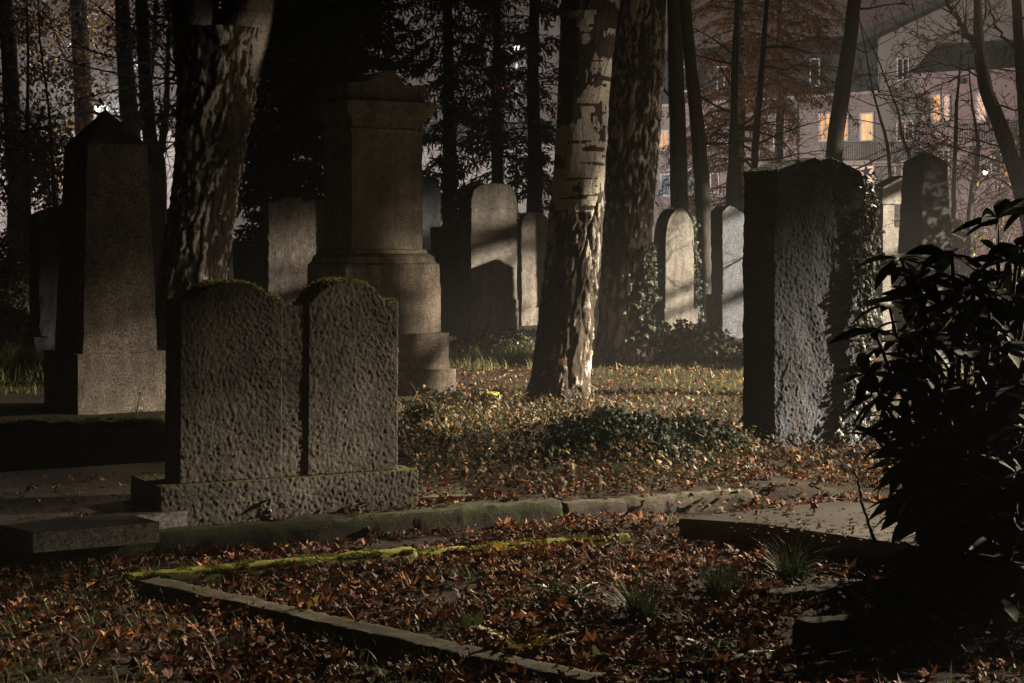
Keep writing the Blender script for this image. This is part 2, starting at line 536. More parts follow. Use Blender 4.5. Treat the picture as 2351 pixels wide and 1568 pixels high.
def monument():
    A = A0
    # front-left corner of the shaft projects to u=808
    y = 17.0
    o = Vector(((808 - UC) * y / F, y, 0.0))
    W = wx(o, A, 970)
    D = dy(o, A, 744)
    t = empty('monument', o, 'massive dark stone monument with cornice and scrolled top, tallest stone behind the double headstone', 'gravestone', A)
    Z = lambda v: zz(o, A, v, 0, 0)

    def blk(name, e, v1, v0, seed, amp=0.004, mat='monu'):
        return add_block(t, name, M[mat], -e, W + e, -e, D + e, Z(v1) if not isinstance(v1, float) else v1, Z(v0), seed, amp, 0.07)
    blk('step', 0.245, -0.03, 852, 1)
    blk('plinth', 0.195, 852, 768, 2)
    blk('pedestal', 0.135, 768, 655, 3)
    # flaring moulding between pedestal and shaft: stepped rings

    def rings(name, prof):
        mb = MB()
        V, Fc = [], []
        for e, v in prof:
            z = Z(v)
            V += [(-e, -e, z), (W + e, -e, z), (W + e, D + e, z), (-e, D + e, z)]
        n = len(prof)
        for i in range(n - 1):
            for k in range(4):
                k2 = (k + 1) % 4
                Fc.append([i * 4 + k, i * 4 + k2, i * 4 + 4 + k2, i * 4 + 4 + k])
        Fc.append([3, 2, 1, 0])
        Fc.append([(n - 1) * 4 + k for k in range(4)])
        mb.add(V, Fc)
        return mb.build(name, M['monu'], t)
    rings('base_moulding', [(0.128, 655), (0.128, 618), (0.122, 608), (0.10, 604), (0.095, 600), (0.085, 590), (0.06, 585), (0.035, 582), (0.03, 574), (0.0, 572)])
    blk('shaft', 0.0, 572, 303, 5, 0.003)
    rings('necking', [(0.002, 303), (0.022, 301), (0.026, 297), (0.022, 293), (0.004, 291)])
    blk('frieze', 0.003, 291, 272, 6, 0.002)
    rings('cornice', [(0.004, 272), (0.03, 270), (0.04, 263), (0.075, 261), (0.085, 254), (0.10, 248), (0.10, 240), (0.112, 238), (0.112, 231), (0.05, 227), (0.0, 226)])
    zt = Z(228)
    s = y / F
    pts = [(-2, 0), (-14, 6), (-16, 20), (-10, 32), (4, 36), (20, 36), (36, 40), (48, 48), (62, 57), (78, 62), (92, 61), (103, 55), (112, 44), (120, 35), (134, 33), (150, 36), (166, 33), (176, 21), (174, 7), (162, 0)]
    prof = []
    k = W / 162.0
    for x, z in pts: prof.append((x * k, zt + z * s * 1.12))
    V, Fc = prism(prof, -0.01, D + 0.02)
    Fc[0] = Fc[0][::-1]
    Fc[1] = Fc[1][::-1]
    mesh_obj('scroll_top', V, [f[::-1] for f in Fc], M['monu'], t)
    # carved rosettes at the scroll ends
    for cx in (-0.01, W + 0.0):
        mb = MB()
        n = 18
        ring = []
        for rr, yy in ((0.062, 0), (0.062, -0.02), (0.04, -0.026), (0.036, -0.014), (0.0, -0.022)):
            for i in range(n):
                a = 2 * math.pi * i / n
                ring.append((cx + rr * math.cos(a), -0.0105 + yy, zt + 0.082 + rr * math.sin(a)))
        Fq = []
        for j in range(4):
            for i in range(n):
                i2 = (i + 1) % n
                Fq.append([j * n + i, j * n + i2, (j + 1) * n + i2, (j + 1) * n + i])
        mb.add(ring, Fq)
        mb.build('scroll_rosette', M['monu'], t)
    return t


monument()


# --- double headstone ----------------------------------------------------------
def double_headstone():
    A = A0
    o = G(368, 1215, 0.10)
    t = empty('double_headstone', o, 'low rough double headstone with two mossy arched tops on a long plinth, in the foreground', 'gravestone', A, ry=R(0.4))
    W = wx(o, A, 960)
    D = dy(o, A, 300)
    zp = 0.205
    res = 0.0062
    V, Fc = gridbox(W, D, lambda s: zp, int(W / 0.0065), int(D / 0.02), int(zp / 0.0065), chisel(2, 0.0052, 76, 0.8), 0, 0, 0)
    mesh_obj('plinth', V, Fc, M['rough'], t, True)
    ins = 0.055
    # stele in local x
    oo = o + Vector((-math.sin(A) * ins, math.cos(A) * ins, zp))
    xa, xb, xc, xd = wx(oo, A, 412), wx(oo, A, 646), wx(oo, A, 707), wx(oo, A, 912)
    d2 = dy(oo + Vector((math.cos(A) * xa, math.sin(A) * xa, 0)), A, 378)
    d2 = max(0.2, min(d2, 0.32))
    zs = zz(o, A, 688, xa, ins)
    za = zz(o, A, 646, (xa + xb) / 2, ins)
    zs2 = zz(o, A, 688, xd, ins)
    za2 = zz(o, A, 641, (xc + xd) / 2, ins)

    def lobe(name, x0, x1, zs_, za_, seed, sh0, sh1):
        def top(s):
            if s < sh0 or s > 1 - sh1: return zs_ - zp
            q = (s - sh0) / (1 - sh0 - sh1) * 2 - 1
            return zs_ - zp + (za_ - zs_) * (0.1 + 0.9 * (1 - abs(q) ** 2.3))
        w = x1 - x0
        V, Fc = gridbox(w, d2, top, int(w / res), 10, int((zs_ - zp) / res), chisel(seed, 0.0042, 86, 0.8), x0, ins, zp)
        o_ = mesh_obj(name, V, Fc, M['rough'], t, True)
        q = RNG.random(2600)
        C = np.stack([x0 + q * w, ins + RNG.random(2600) * d2, np.array([zp + top(a) for a in q]) + RNG.uniform(-.004, .010, 2600)], 1)
        keep = np.array([noise.noise(Vector((c[0] * 9, c[1] * 9, seed))) > -.12 for c in C])
        moss_part(o_, C[keep], .013)
        return o_
    lobe('arched_stele', xa, xb, zs, za, 5, 0.13, 0.12)
    lobe('arched_stele', xc - 0.002, xd, zs2, za2, 8, 0.04, 0.17)
    zc = zz(o, A, 699, xb, ins + 0.1)
    V, Fc = gridbox(xc - xb + 0.04, d2 - 0.10, lambda s: zc - zp, int((xc - xb) / res), 8, int((zc - zp) / res), chisel(11, 0.005, 82, 0.8), xb - 0.02, ins + 0.010, zp)
    mesh_obj('linking_panel', V, Fc, M['rough'], t, True)


double_headstone()


# --- big rough slab at the right ---------------------------------------------------
def rough_slab():
    A = R(33)
    o = G(1779, 1035)
    t = empty('rough_gravestone', o - Vector((0, 0, 0.05)), 'tall rough hewn dark gravestone with uneven top and ivy on its right edge', 'gravestone', A)
    W = wx(o, A, 1988)
    D = dy(o, A, 1706)
    Z = lambda v, x=0.0: zz(o, A, v, x, 0.05) + 0.05
    top = interp([(0.0, Z(392)), (0.12, Z(383, .1 * W)), (0.3, Z(372, .3 * W)), (0.42, Z(362, .4 * W)), (0.5, Z(368, .5 * W)), (0.6, Z(362, .6 * W)), (0.74, Z(372, .7 * W)), (0.86, Z(384, .8 * W)), (0.94, Z(392, .9 * W)), (1.0, Z(430, W))])
    ch = chisel(21, 0.0065, 52, 0.9)

    def d(p, s, r, t_):
        v = ch(p, s, r, t_)
        q = Vector((p.x * 3.2 + p.z * 1.2, p.y * 3, p.z * 2.4))
        if r == 0: v.y -= 0.012 * noise.noise(q + Vector((4, 4, 4))) + 0.007 * noise.noise(q * 2.6)
        v.x += (1 - t_) * -0.01
        if s == 0: v.x += 0.022 * noise.noise(Vector((2, p.y * 4, p.z * 5))) + 0.02 * (1 - t_) - 0.03 * smooth(0.75, 1.0, t_) * -1
        if s == 1: v.x += 0.035 * noise.noise(Vector((9, p.y * 4, p.z * 4)))
        return v
    V, Fc = gridbox(W, D, top, int(W / 0.0075), 14, 240, d)
    mesh_obj('hewn_slab', V, Fc, M['basalt'], t, True)
    return o, A, W, D


RS = rough_slab()


# --- the other stones --------------------------------------------------------------
def headstone(label, ufl, vb, ur, ubl, vtops, mat, A=A0, base=None, name='gravestone', seed=1, amp=0.005, z=0.0, steps=(), res=0.06, Wmin=None, Dmin=None, joint=()):
    """vtops: list of (s, v) along the top of the front face; base=(v_top, extra)"""
    o = G(ufl, vb, z)
    W = Wmin if Wmin else wx(o, A, ur)
    D = Dmin if Dmin else max(0.12, dy(o, A, ubl))
    rl = random.Random(seed)
    t = empty(name, o - Vector((0, 0, 0.04)), label, 'gravestone', A, rx=R(rl.uniform(-.8, .8)), ry=R(rl.uniform(-.8, .8)))
    zb = 0.0
    if base:
        vbt, e = base
        zb = zz(o, A, vbt) + 0.04
        add_block(t, 'base', M[mat], -e, W + e, -e, D + e, 0, zb, seed + 9, amp, res)
    pts = [(s, zz(o, A, v, s * W) + 0.04) for s, v in vtops]
    zt = max(p[1] for p in pts)
    f = interp(pts)
    n = max(10, int(W / res))
    js = sorted([zz(o, A, v) + 0.04 for v in joint])
    z0 = zb
    for j in js:
        add_block(t, 'course', M[mat], 0, W, 0, D, z0, j - 0.006, seed + int(j * 10), amp, res)
        add_block(t, 'joint', M[mat], 0.008, W - 0.008, 0.008, D - 0.008, j - 0.008, j + 0.002, seed, 0.0, 0.2)
        z0 = j
    V, Fc = gridbox(W, D, lambda s: f(s) - z0, max(n, 16), max(3, int(D / res)), max(4, int((zt - z0) / res)), worn(seed, amp), 0, 0, z0)
    mesh_obj('stele', V, Fc, M[mat], t)
    return t, o, W, D


def arch(n, vsh, vtop, p=2.0):
    return [(i / n, vsh - (vsh - vtop) * max(0.0, 1 - abs(i / n * 2 - 1) ** p) ** (1 / p)) for i in range(n + 1)]


headstone('narrow mossy dark gravestone half hidden behind the left obelisk', 92, 826, 200, 71, [(0, 489), (0.5, 470), (1, 489)], 'slate', base=(775, 0.07), seed=31, amp=0.01, z=0.2, Wmin=0.62)
headstone('bluish grey gravestone seen between the obelisk and the left birch', 303, 800, 377, 290, [(0, 384), (0.45, 371), (1, 388)], 'grey', seed=32, joint=(581,))
headstone('pale beige gravestone with a broken top, lit in stripes, left of the big monument', 616, 775, 724, 601, [(0, 465), (0.27, 465), (0.29, 455), (0.7, 453), (0.73, 462), (1, 463)], 'beige', seed=33, amp=0.012, res=0.04)
headstone('dark plain slab directly behind the pale beige gravestone', 706, 762, 775, 690, [(0, 458), (1, 459)], 'monu', seed=34, base=(588, 0.05))
headstone('low grey headstone between the left birch and the pale beige stone', 553, 772, 600, 535, [(0, 553), (1, 551)], 'grey', seed=35, amp=0.008)
headstone('dark bluish gravestone with chamfered top showing right of the big monument', 955, 764, 1009, 935, [(0, 430), (0.15, 404), (0.55, 403), (1, 431)], 'grey', seed=36)
headstone('low bluish grey headstone between the monument and the round topped stone', 1008, 768, 1054, 990, [(0, 522), (0.8, 520), (1, 531)], 'grey', seed=37)
headstone('tall pale gravestone with rounded cap and two joints, in the lit middle distance', 1082, 772, 1187, 1051, arch(24, 462, 421, 2.6), 'sand', seed=38, joint=(478, 577), base=(690, 0.02))
headstone('grainy rounded pale headstone just left of the middle birch', 1199, 747, 1264, 1188, arch(20, 520, 487, 2.2), 'beige', seed=39, amp=0.008, base=(706, 0.02))
headstone('arched sandstone headstone with ivy on its side, right of the back birch', 1527, 766, 1592, 1499, arch(22, 545, 478, 1.9), 'sand', seed=40, base=(709, 0.05))
headstone('small pale headstone behind, between the arched one and the pointed granite one', 1600, 745, 1640, 1590, [(0, 574), (1, 578)], 'beige', seed=41)
headstone('pointed grey granite stele on a block base at the left edge of the rough stone', 1661, 776, 1712, 1634, [(0, 486), (0.35, 471), (1, 492)], 'grey', seed=42, base=(677, 0.06))
headstone('grey rounded headstone behind the rhododendron, right of the dark obelisk', 2180, 700, 2229, 2160, arch(14, 520, 505, 2.2), 'grey', seed=43)


def niche_stone():
    A = A0
    o = G(2027, 790)
    t = empty('niche_gravestone', o, 'gabled beige gravestone with a square opening, right of the rough dark stone', 'gravestone', A)
    W = wx(o, A, 2122)
    D = dy(o, A, 2000)
    Z = lambda v, x=0: zz(o, A, v, x)
    xo0, xo1 = wx(o, A, 2053), wx(o, A, 2094)
    add_block(t, 'base', M['sand'], -0.04, W + 0.04, -0.04, D + 0.03, -0.03, Z(632), 51)
    add_block(t, 'pier', M['sand'], 0, xo0, 0, D, Z(632), Z(468), 52)
    add_block(t, 'pier', M['sand'], xo1, W, 0, D, Z(632), Z(468), 53)
    add_block(t, 'panel', M['sand'], xo0, xo1, 0.02, D - 0.03, Z(632), Z(522), 54)
    f = interp([(0, Z(430) - Z(468)), (0.5, Z(402) - Z(468)), (1, Z(430) - Z(468))])
    add_block(t, 'gable', M['sand'], -0.03, W + 0.03, -0.03, D + 0.02, Z(468), Z(402), 55, topfn=f)


niche_stone()


def dark_obelisk():
    A = A0
    o = G(2113, 840)
    t = empty('dark_obelisk', o, 'dark slate obelisk with blunt point standing behind the rhododendron', 'gravestone', A)
    Z = lambda v: zz(o, A, v, 0.2, 0.2)
    zb = Z(622)
    s = 0.62
    add_block(t, 'base', M['slate'], 0, s, 0, s * 0.8, -0.03, zb, 61)
    cx, cy = s / 2, s * 0.4
    hb = 0.26
    zt = Z(371)
    add_block(t, 'shaft', M['slate'], cx - hb, cx + hb, cy - hb * 0.85, cy + hb * 0.85, zb, zt, 62, shape=taper(cx, cy, zb, zt, 0.74))
    k = 0.742
    mb = MB()
    hx, hy = hb * k, hb * 0.85 * k
    za = Z(350)
    mb.add([(cx - hx, cy - hy, zt), (cx + hx, cy - hy, zt), (cx + hx, cy + hy, zt), (cx - hx, cy + hy, zt), (cx - hx * 0.25, cy - hy * 0.25, za), (cx + hx * 0.25, cy - hy * 0.25, za), (cx + hx * 0.25, cy + hy * 0.25, za), (cx - hx * 0.25, cy + hy * 0.25, za)],
           [[0, 1, 5, 4], [1, 2, 6, 5], [2, 3, 7, 6], [3, 0, 4, 7], [4, 5, 6, 7], [3, 2, 1, 0]])
    mb.build('cap', M['slate'], t)


dark_obelisk()


# --- slabs and kerbs ------------------------------------------------------------------
def poly_slab(name, label, cat, pts, z0, z1, mat, edge=None, bevel=0.004):
    c = sum((Vector((p.x, p.y, 0)) for p in pts), Vector()) / len(pts)
    t = empty(name, (c.x, c.y, z0), label, cat)
    n = len(pts)
    loc = [(p.x - c.x, p.y - c.y) for p in pts]
    cx = [(x * (1 - bevel / max(0.1, math.hypot(x, y))), y * (1 - bevel / max(0.1, math.hypot(x, y)))) for x, y in loc]
    h = z1 - z0
    V = [(x, y, 0) for x, y in loc] + [(x, y, h - bevel) for x, y in loc] + [(x, y, h) for x, y in cx]
    Fc = [[i, (i + 1) % n, n + (i + 1) % n, n + i] for i in range(n)]
    ar = sum(loc[i][0] * loc[(i + 1) % n][1] - loc[(i + 1) % n][0] * loc[i][1] for i in range(n))
    Fe = Fc + [list(range(n))[::-1]]
    Ft = [[n + i, n + (i + 1) % n, 2 * n + (i + 1) % n, 2 * n + i] for i in range(n)] + [[2 * n + i for i in range(n)]]
    if ar < 0:
        Fe = [f[::-1] for f in Fe]
        Ft = [f[::-1] for f in Ft]
    mesh_obj('edge', V, Fe, M[edge or mat], t)
    mesh_obj('polished_top', V, Ft, M[mat], t)
    return t


zs = 0.185
poly_slab('grave_slab', 'polished granite grave slab with scattered leaves behind the double headstone, at the left', 'grave slab',
          [G(76, 1221, zs), G(366, 1198, zs), G(302, 1182, zs), G(430, 1171, zs), G(430, 1056, zs), G(-60, 1088, zs), G(-60, 1194, zs)], 0.09, zs, 'slab', 'slabedge')
zs2 = 0.13
poly_slab('grave_slab', 'polished granite grave slab lying in the leaves below the rough stone, at the right', 'grave slab',
          [G(1560, 1190, zs2), G(1745, 1202, zs2), G(2165, 1262, zs2), G(2215, 1170, zs2), G(1925, 1150, zs2)], 0.03, zs2, 'slab')
poly_slab('flat_stone', 'small flat pinkish stone with a red leaf at the right end of the plinth', 'flat stone',
          [G(930, 1143, 0.13), G(1085, 1137, 0.13), G(1062, 1110, 0.13), G(930, 1112, 0.13)], 0.05, 0.13, 'beige')


def flat_round():
    p = G(1112, 918)
    t = empty('flat_stone', (p.x, p.y, 0), 'small round worn stone lying in the leaves left of the middle birch', 'flat stone')
    mb = MB()
    n = 20
    V = []
    for k, (rr, z) in enumerate(((0.14, 0.0), (0.14, 0.05), (0.125, 0.07), (0.0, 0.075))):
        for i in range(n):
            a = 2 * math.pi * i / n
            q = rr * (1 + 0.12 * math.sin(2 * a + 1))
            V.append((q * math.cos(a), 0.8 * q * math.sin(a), z))
    Fq = [[j * n + i, j * n + (i + 1) % n, (j + 1) * n + (i + 1) % n, (j + 1) * n + i] for j in range(3) for i in range(n)]
    mb.add(V, Fq)
    mb.build('worn_stone', M['kerb'], t, True)


flat_round()


def kerb(label, p0, p1, w, h, mat, seed, z=None, amp=0.012, name='kerb_stone', cat='kerb', side=1):
    """a kerb from p0 to p1 (front bottom edge), width w away from the camera, height h"""
    d = Vector((p1.x - p0.x, p1.y - p0.y, 0))
    L = d.length
    A = math.atan2(d.y, d.x)
    zz0 = min(p0.z, p1.z) - 0.05 if z is None else z
    t = empty(name, (p0.x, p0.y, zz0), label, cat, A)
    H_ = h + 0.05
    so = seed * 5.3

    def disp(p, s, r, tt):
        q = Vector((p.x * 6 + so, p.y * 9, p.z * 9))
        q2 = Vector((p.x * 26 + so, p.y * 30, p.z * 30))
        v = Vector((0, noise.noise(q) * amp, noise.noise(q + Vector((7, 3, 1))) * amp * 0.8))
        v += Vector((noise.noise(q2 + Vector((1, 2, 3))), noise.noise(q2), noise.noise(q2 + Vector((5, 5, 2))))) * amp * 0.6
        if tt == 0: v.z = 0
        # rounded arrises
        if tt == 1 and r in (0, 1): v.z -= 0.012; v.y += 0.012 * (1 if r == 0 else -1)
        return v
    V, Fc = gridbox(L, w, H_, max(8, int(L / 0.022)), max(4, int(w / 0.02)), max(4, int(H_ / 0.022)), disp)
    mesh_obj('kerb_block', V, Fc, M[mat], t, True)
    if mat == 'kerb':
        n = int(L * 5200)
        C = np.stack([RNG.random(n) * L, w * (.5 + .52 * RNG.uniform(-1, 1, n)), np.full(n, H_)], 1)
        keep = np.array([noise.noise(Vector((c[0] * 5, c[1] * 11, seed))) > -.05 for c in C])
        C = C[keep]
        C[:, 2] += np.array([.012 * noise.noise(Vector((c[0] * 14, c[1] * 14, seed * 3))) for c in C]) - .006
        moss_part(t, C, .012)
    return t


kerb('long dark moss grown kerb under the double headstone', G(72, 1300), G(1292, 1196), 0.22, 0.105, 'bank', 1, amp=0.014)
kerb('bare brown kerb stone continuing right behind the foreground leaves', G(1300, 1193), G(1730, 1160), 0.14, 0.085, 'kerb_dry', 2, amp=0.012)
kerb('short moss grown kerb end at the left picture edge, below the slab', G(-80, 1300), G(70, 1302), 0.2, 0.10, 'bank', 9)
kerb('thin bright green mossy kerb edging the foreground grave plot', G(300, 1356), G(960, 1290), 0.12, 0.055, 'kerb', 3, amp=0.008)
kerb('mossy kerb partly buried by leaves between the bright kerb and the grass tuft', G(965, 1288), G(1450, 1246), 0.11, 0.035, 'kerb', 4, amp=0.008)
kerb('worn bare kerb running diagonally to the bottom edge of the foreground plot', G(302, 1362), G(1330, 1602), 0.15, 0.052, 'kerb_dry', 5, amp=0.010)
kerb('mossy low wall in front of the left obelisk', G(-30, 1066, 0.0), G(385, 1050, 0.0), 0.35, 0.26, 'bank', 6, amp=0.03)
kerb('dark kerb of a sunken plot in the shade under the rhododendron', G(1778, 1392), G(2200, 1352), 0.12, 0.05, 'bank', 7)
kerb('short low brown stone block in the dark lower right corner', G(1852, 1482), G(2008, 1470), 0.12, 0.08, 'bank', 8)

# =================================================================== vegetation helpers


def unit(a):
    return a / np.maximum(np.linalg.norm(a, axis=-1, keepdims=True), 1e-9)


def leaf_mesh(C, D, N, L, Wd, fold=0.15):
    """diamond leaves of two triangles each folded along the midrib: centres C, directions D, normals N"""
    n = len(C)
    D = unit(D)
    S = unit(np.cross(D, N))
    N = np.cross(S, D)
    L = np.broadcast_to(np.asarray(L, float), (n,))[:, None]
    Wd = np.broadcast_to(np.asarray(Wd, float), (n,))[:, None]
    b = C - D * L * 0.5
    tip = C + D * L * 0.5
    l = C - D * L * 0.06 + S * Wd * 0.5 + N * Wd * fold
    r = C - D * L * 0.06 - S * Wd * 0.5 + N * Wd * fold
    V = np.stack([b, l, tip, r], 1).reshape(-1, 3)
    i = np.arange(n) * 4
    Fc = np.concatenate([np.stack([i, i + 3, i + 2], 1), np.stack([i, i + 2, i + 1], 1)])
    return V, Fc


def rnd_dirs(n):
    return unit(RNG.normal(size=(n, 3)))


def blades(base, length, lean, width, curl=0.5, az=None):
    """grass blades, 3 segments each"""
    n = len(base)
    if az is None: az = RNG.uniform(0, 2 * math.pi, n)
    h = np.stack([np.cos(az), np.sin(az), np.zeros(n)], 1)
    s = np.stack([-np.sin(az), np.cos(az), np.zeros(n)], 1)
    rows = []
    p = base.copy()
    ang = lean.copy()
    for k in range(4):
        w = width * (1 - k / 3.0) ** 0.7 * 0.5
        if k < 3:
            rows += [p - s * w[:, None], p + s * w[:, None]]
        else:
            rows += [p]
        d = h * np.sin(ang)[:, None] + np.array([0, 0, 1.0]) * np.cos(ang)[:, None]
        p = p + d * (length / 3)[:, None]
        ang = ang + curl * (0.5 + RNG.random(n))
    V = np.stack(rows, 1).reshape(-1, 3)
    i = np.arange(n) * 7
    tri = []
    for a, b, c in ((0, 1, 3), (0, 3, 2), (2, 3, 5), (2, 5, 4), (4, 5, 6)):
        tri.append(np.stack([i + a, i + b, i + c], 1))
    return V, np.concatenate(tri)


def maple_template():
    pts = [(0.0, -0.5), (0.16, -0.34), (0.42, -0.36), (0.30, -0.14), (0.5, 0.12), (0.24, 0.12), (0.14, 0.26), (0.0, 0.55), (-0.14, 0.26), (-0.24, 0.12), (-0.5, 0.12), (-0.30, -0.14), (-0.42, -0.36), (-0.16, -0.34)]
    V = np.array([(0, -0.05, 0)] + [(x, y, 0) for x, y in pts])
    n = len(pts)
    Fc = np.array([[0, 1 + i, 1 + (i + 1) % n] for i in range(n)])
    return V, Fc


def oval_template():
    pts = [(0.0, -0.55), (0.2, -0.3), (0.28, 0.0), (0.18, 0.3), (0.0, 0.55), (-0.18, 0.3), (-0.28, 0.0), (-0.2, -0.3)]
    V = np.array([(0, 0, 0)] + [(x, y, 0) for x, y in pts])
    n = len(pts)
    return V, np.array([[0, 1 + i, 1 + (i + 1) % n] for i in range(n)])


def litter(pos, size, tmpl, tilt):
    n = len(pos)
    T, Fq = tmpl
    m = len(T)
    cu = RNG.normal(0, 1.2, n)
    cv = RNG.normal(0, .9, n)
    X = np.broadcast_to(T[None], (n, m, 3)).copy()
    X[:, :, 2] = cu[:, None] * X[:, :, 0] ** 2 + cv[:, None] * X[:, :, 1] ** 2 + 0.09 * RNG.normal(size=(n, m))
    X *= size[:, None, None]
    az = RNG.uniform(0, 2 * math.pi, n)
    nn = np.stack([np.sin(tilt) * np.cos(az), np.sin(tilt) * np.sin(az), np.cos(tilt)], 1)
    d = unit(np.cross(nn, rnd_dirs(n)))
    e = np.cross(nn, d)
    V = pos[:, None, :] + X[:, :, 0:1] * d[:, None] + X[:, :, 1:2] * e[:, None] + X[:, :, 2:3] * nn[:, None]
    Fa = (Fq[None] + (np.arange(n) * m)[:, None, None]).reshape(-1, 3)
    return V.reshape(-1, 3), Fa


def gzs(xy):
    return np.array([gz(float(x), float(y)) for x, y in xy])


def frame_scatter(n, u0, u1, v0, v1, z=0.0, power=1.0):
    """random ground points, even over the ground, inside a quadrilateral seen from the path"""
    y0, y1 = (H - z) * F / (v1 - V0), (H - z) * F / (v0 - V0)
    out = []
    while len(out) < n:
        y = math.sqrt(RNG.uniform(y0 ** 2, y1 ** 2)) if power == 1 else (RNG.uniform(y0 ** (2 - power), y1 ** (2 - power))) ** (1 / (2 - power))
        u = RNG.uniform(u0, u1)
        out.append(((u - UC) * y / F, y))
    return np.array(out)


# twigs -------------------------------------------------------------------------------


def polyline(p, d, L, rng, wob, droop, seg):
    n = max(3, int(L / seg))
    pts = [Vector(p)]
    d = Vector(d).normalized()
    for i in range(n):
        d = (d + Vector((rng.gauss(0, wob), rng.gauss(0, wob), rng.gauss(0, wob) - droop))).normalized()
        pts.append(pts[-1] + d * (L / n))
    return pts


def grow(mb, p, d, L, r, lvl, rng, tips, nch=5, ang=0.7, wob=0.12, droop=0.0, seg=0.15, ratio=0.55, sides=5, rmin=0.0018, up=0.0):
    pts = polyline(p, d, L, rng, wob, droop, seg)
    n = len(pts)
    rad = [max(rmin, r * (1 - 0.8 * i / (n - 1))) for i in range(n)]
    mb.tube(pts, rad, sides if lvl > 0 else 3, cap=False)
    if lvl <= 0:
        tips.append((pts[-1], pts[-1] - pts[-2]))
        tips.append((pts[n // 2], pts[n // 2] - pts[n // 2 - 1]))
        return
    for k in range(nch):
        i = min(n - 2, max(1, int(n * (0.2 + 0.8 * (k + rng.random()) / nch))))
        t = (pts[i + 1] - pts[i - 1]).normalized()
        ax = t.orthogonal()
        ax.rotate(Matrix.Rotation(rng.uniform(0, 2 * math.pi), 3, t))
        nd = t.copy()
        nd.rotate(Matrix.Rotation(ang * rng.uniform(0.6, 1.3), 3, ax))
        nd.z += up
        grow(mb, pts[i], nd, L * ratio * rng.uniform(0.6, 1.25) * (1 - 0.35 * i / n), max(rmin, rad[i] * 0.6), lvl - 1, rng, tips, max(2, nch - 1), ang, wob * 1.15, droop, seg * 0.7, ratio, max(3, sides - 1), rmin, up)


def tip_leaves(tips, frac, L, spread=0.04):
    pick = [t for t in tips if RNG.random() < frac]
    if not pick: pick = tips[:1]
    C = np.array([tuple(t[0]) for t in pick]) + RNG.normal(0, spread, (len(pick), 3))
    D = rnd_dirs(len(pick))
    D[:, 2] -= 0.9
    return leaf_mesh(C, D, rnd_dirs(len(pick)), L * RNG.uniform(0.6, 1.3, len(pick)), L * 0.6 * RNG.uniform(0.5, 1.2, len(pick)), 0.3)


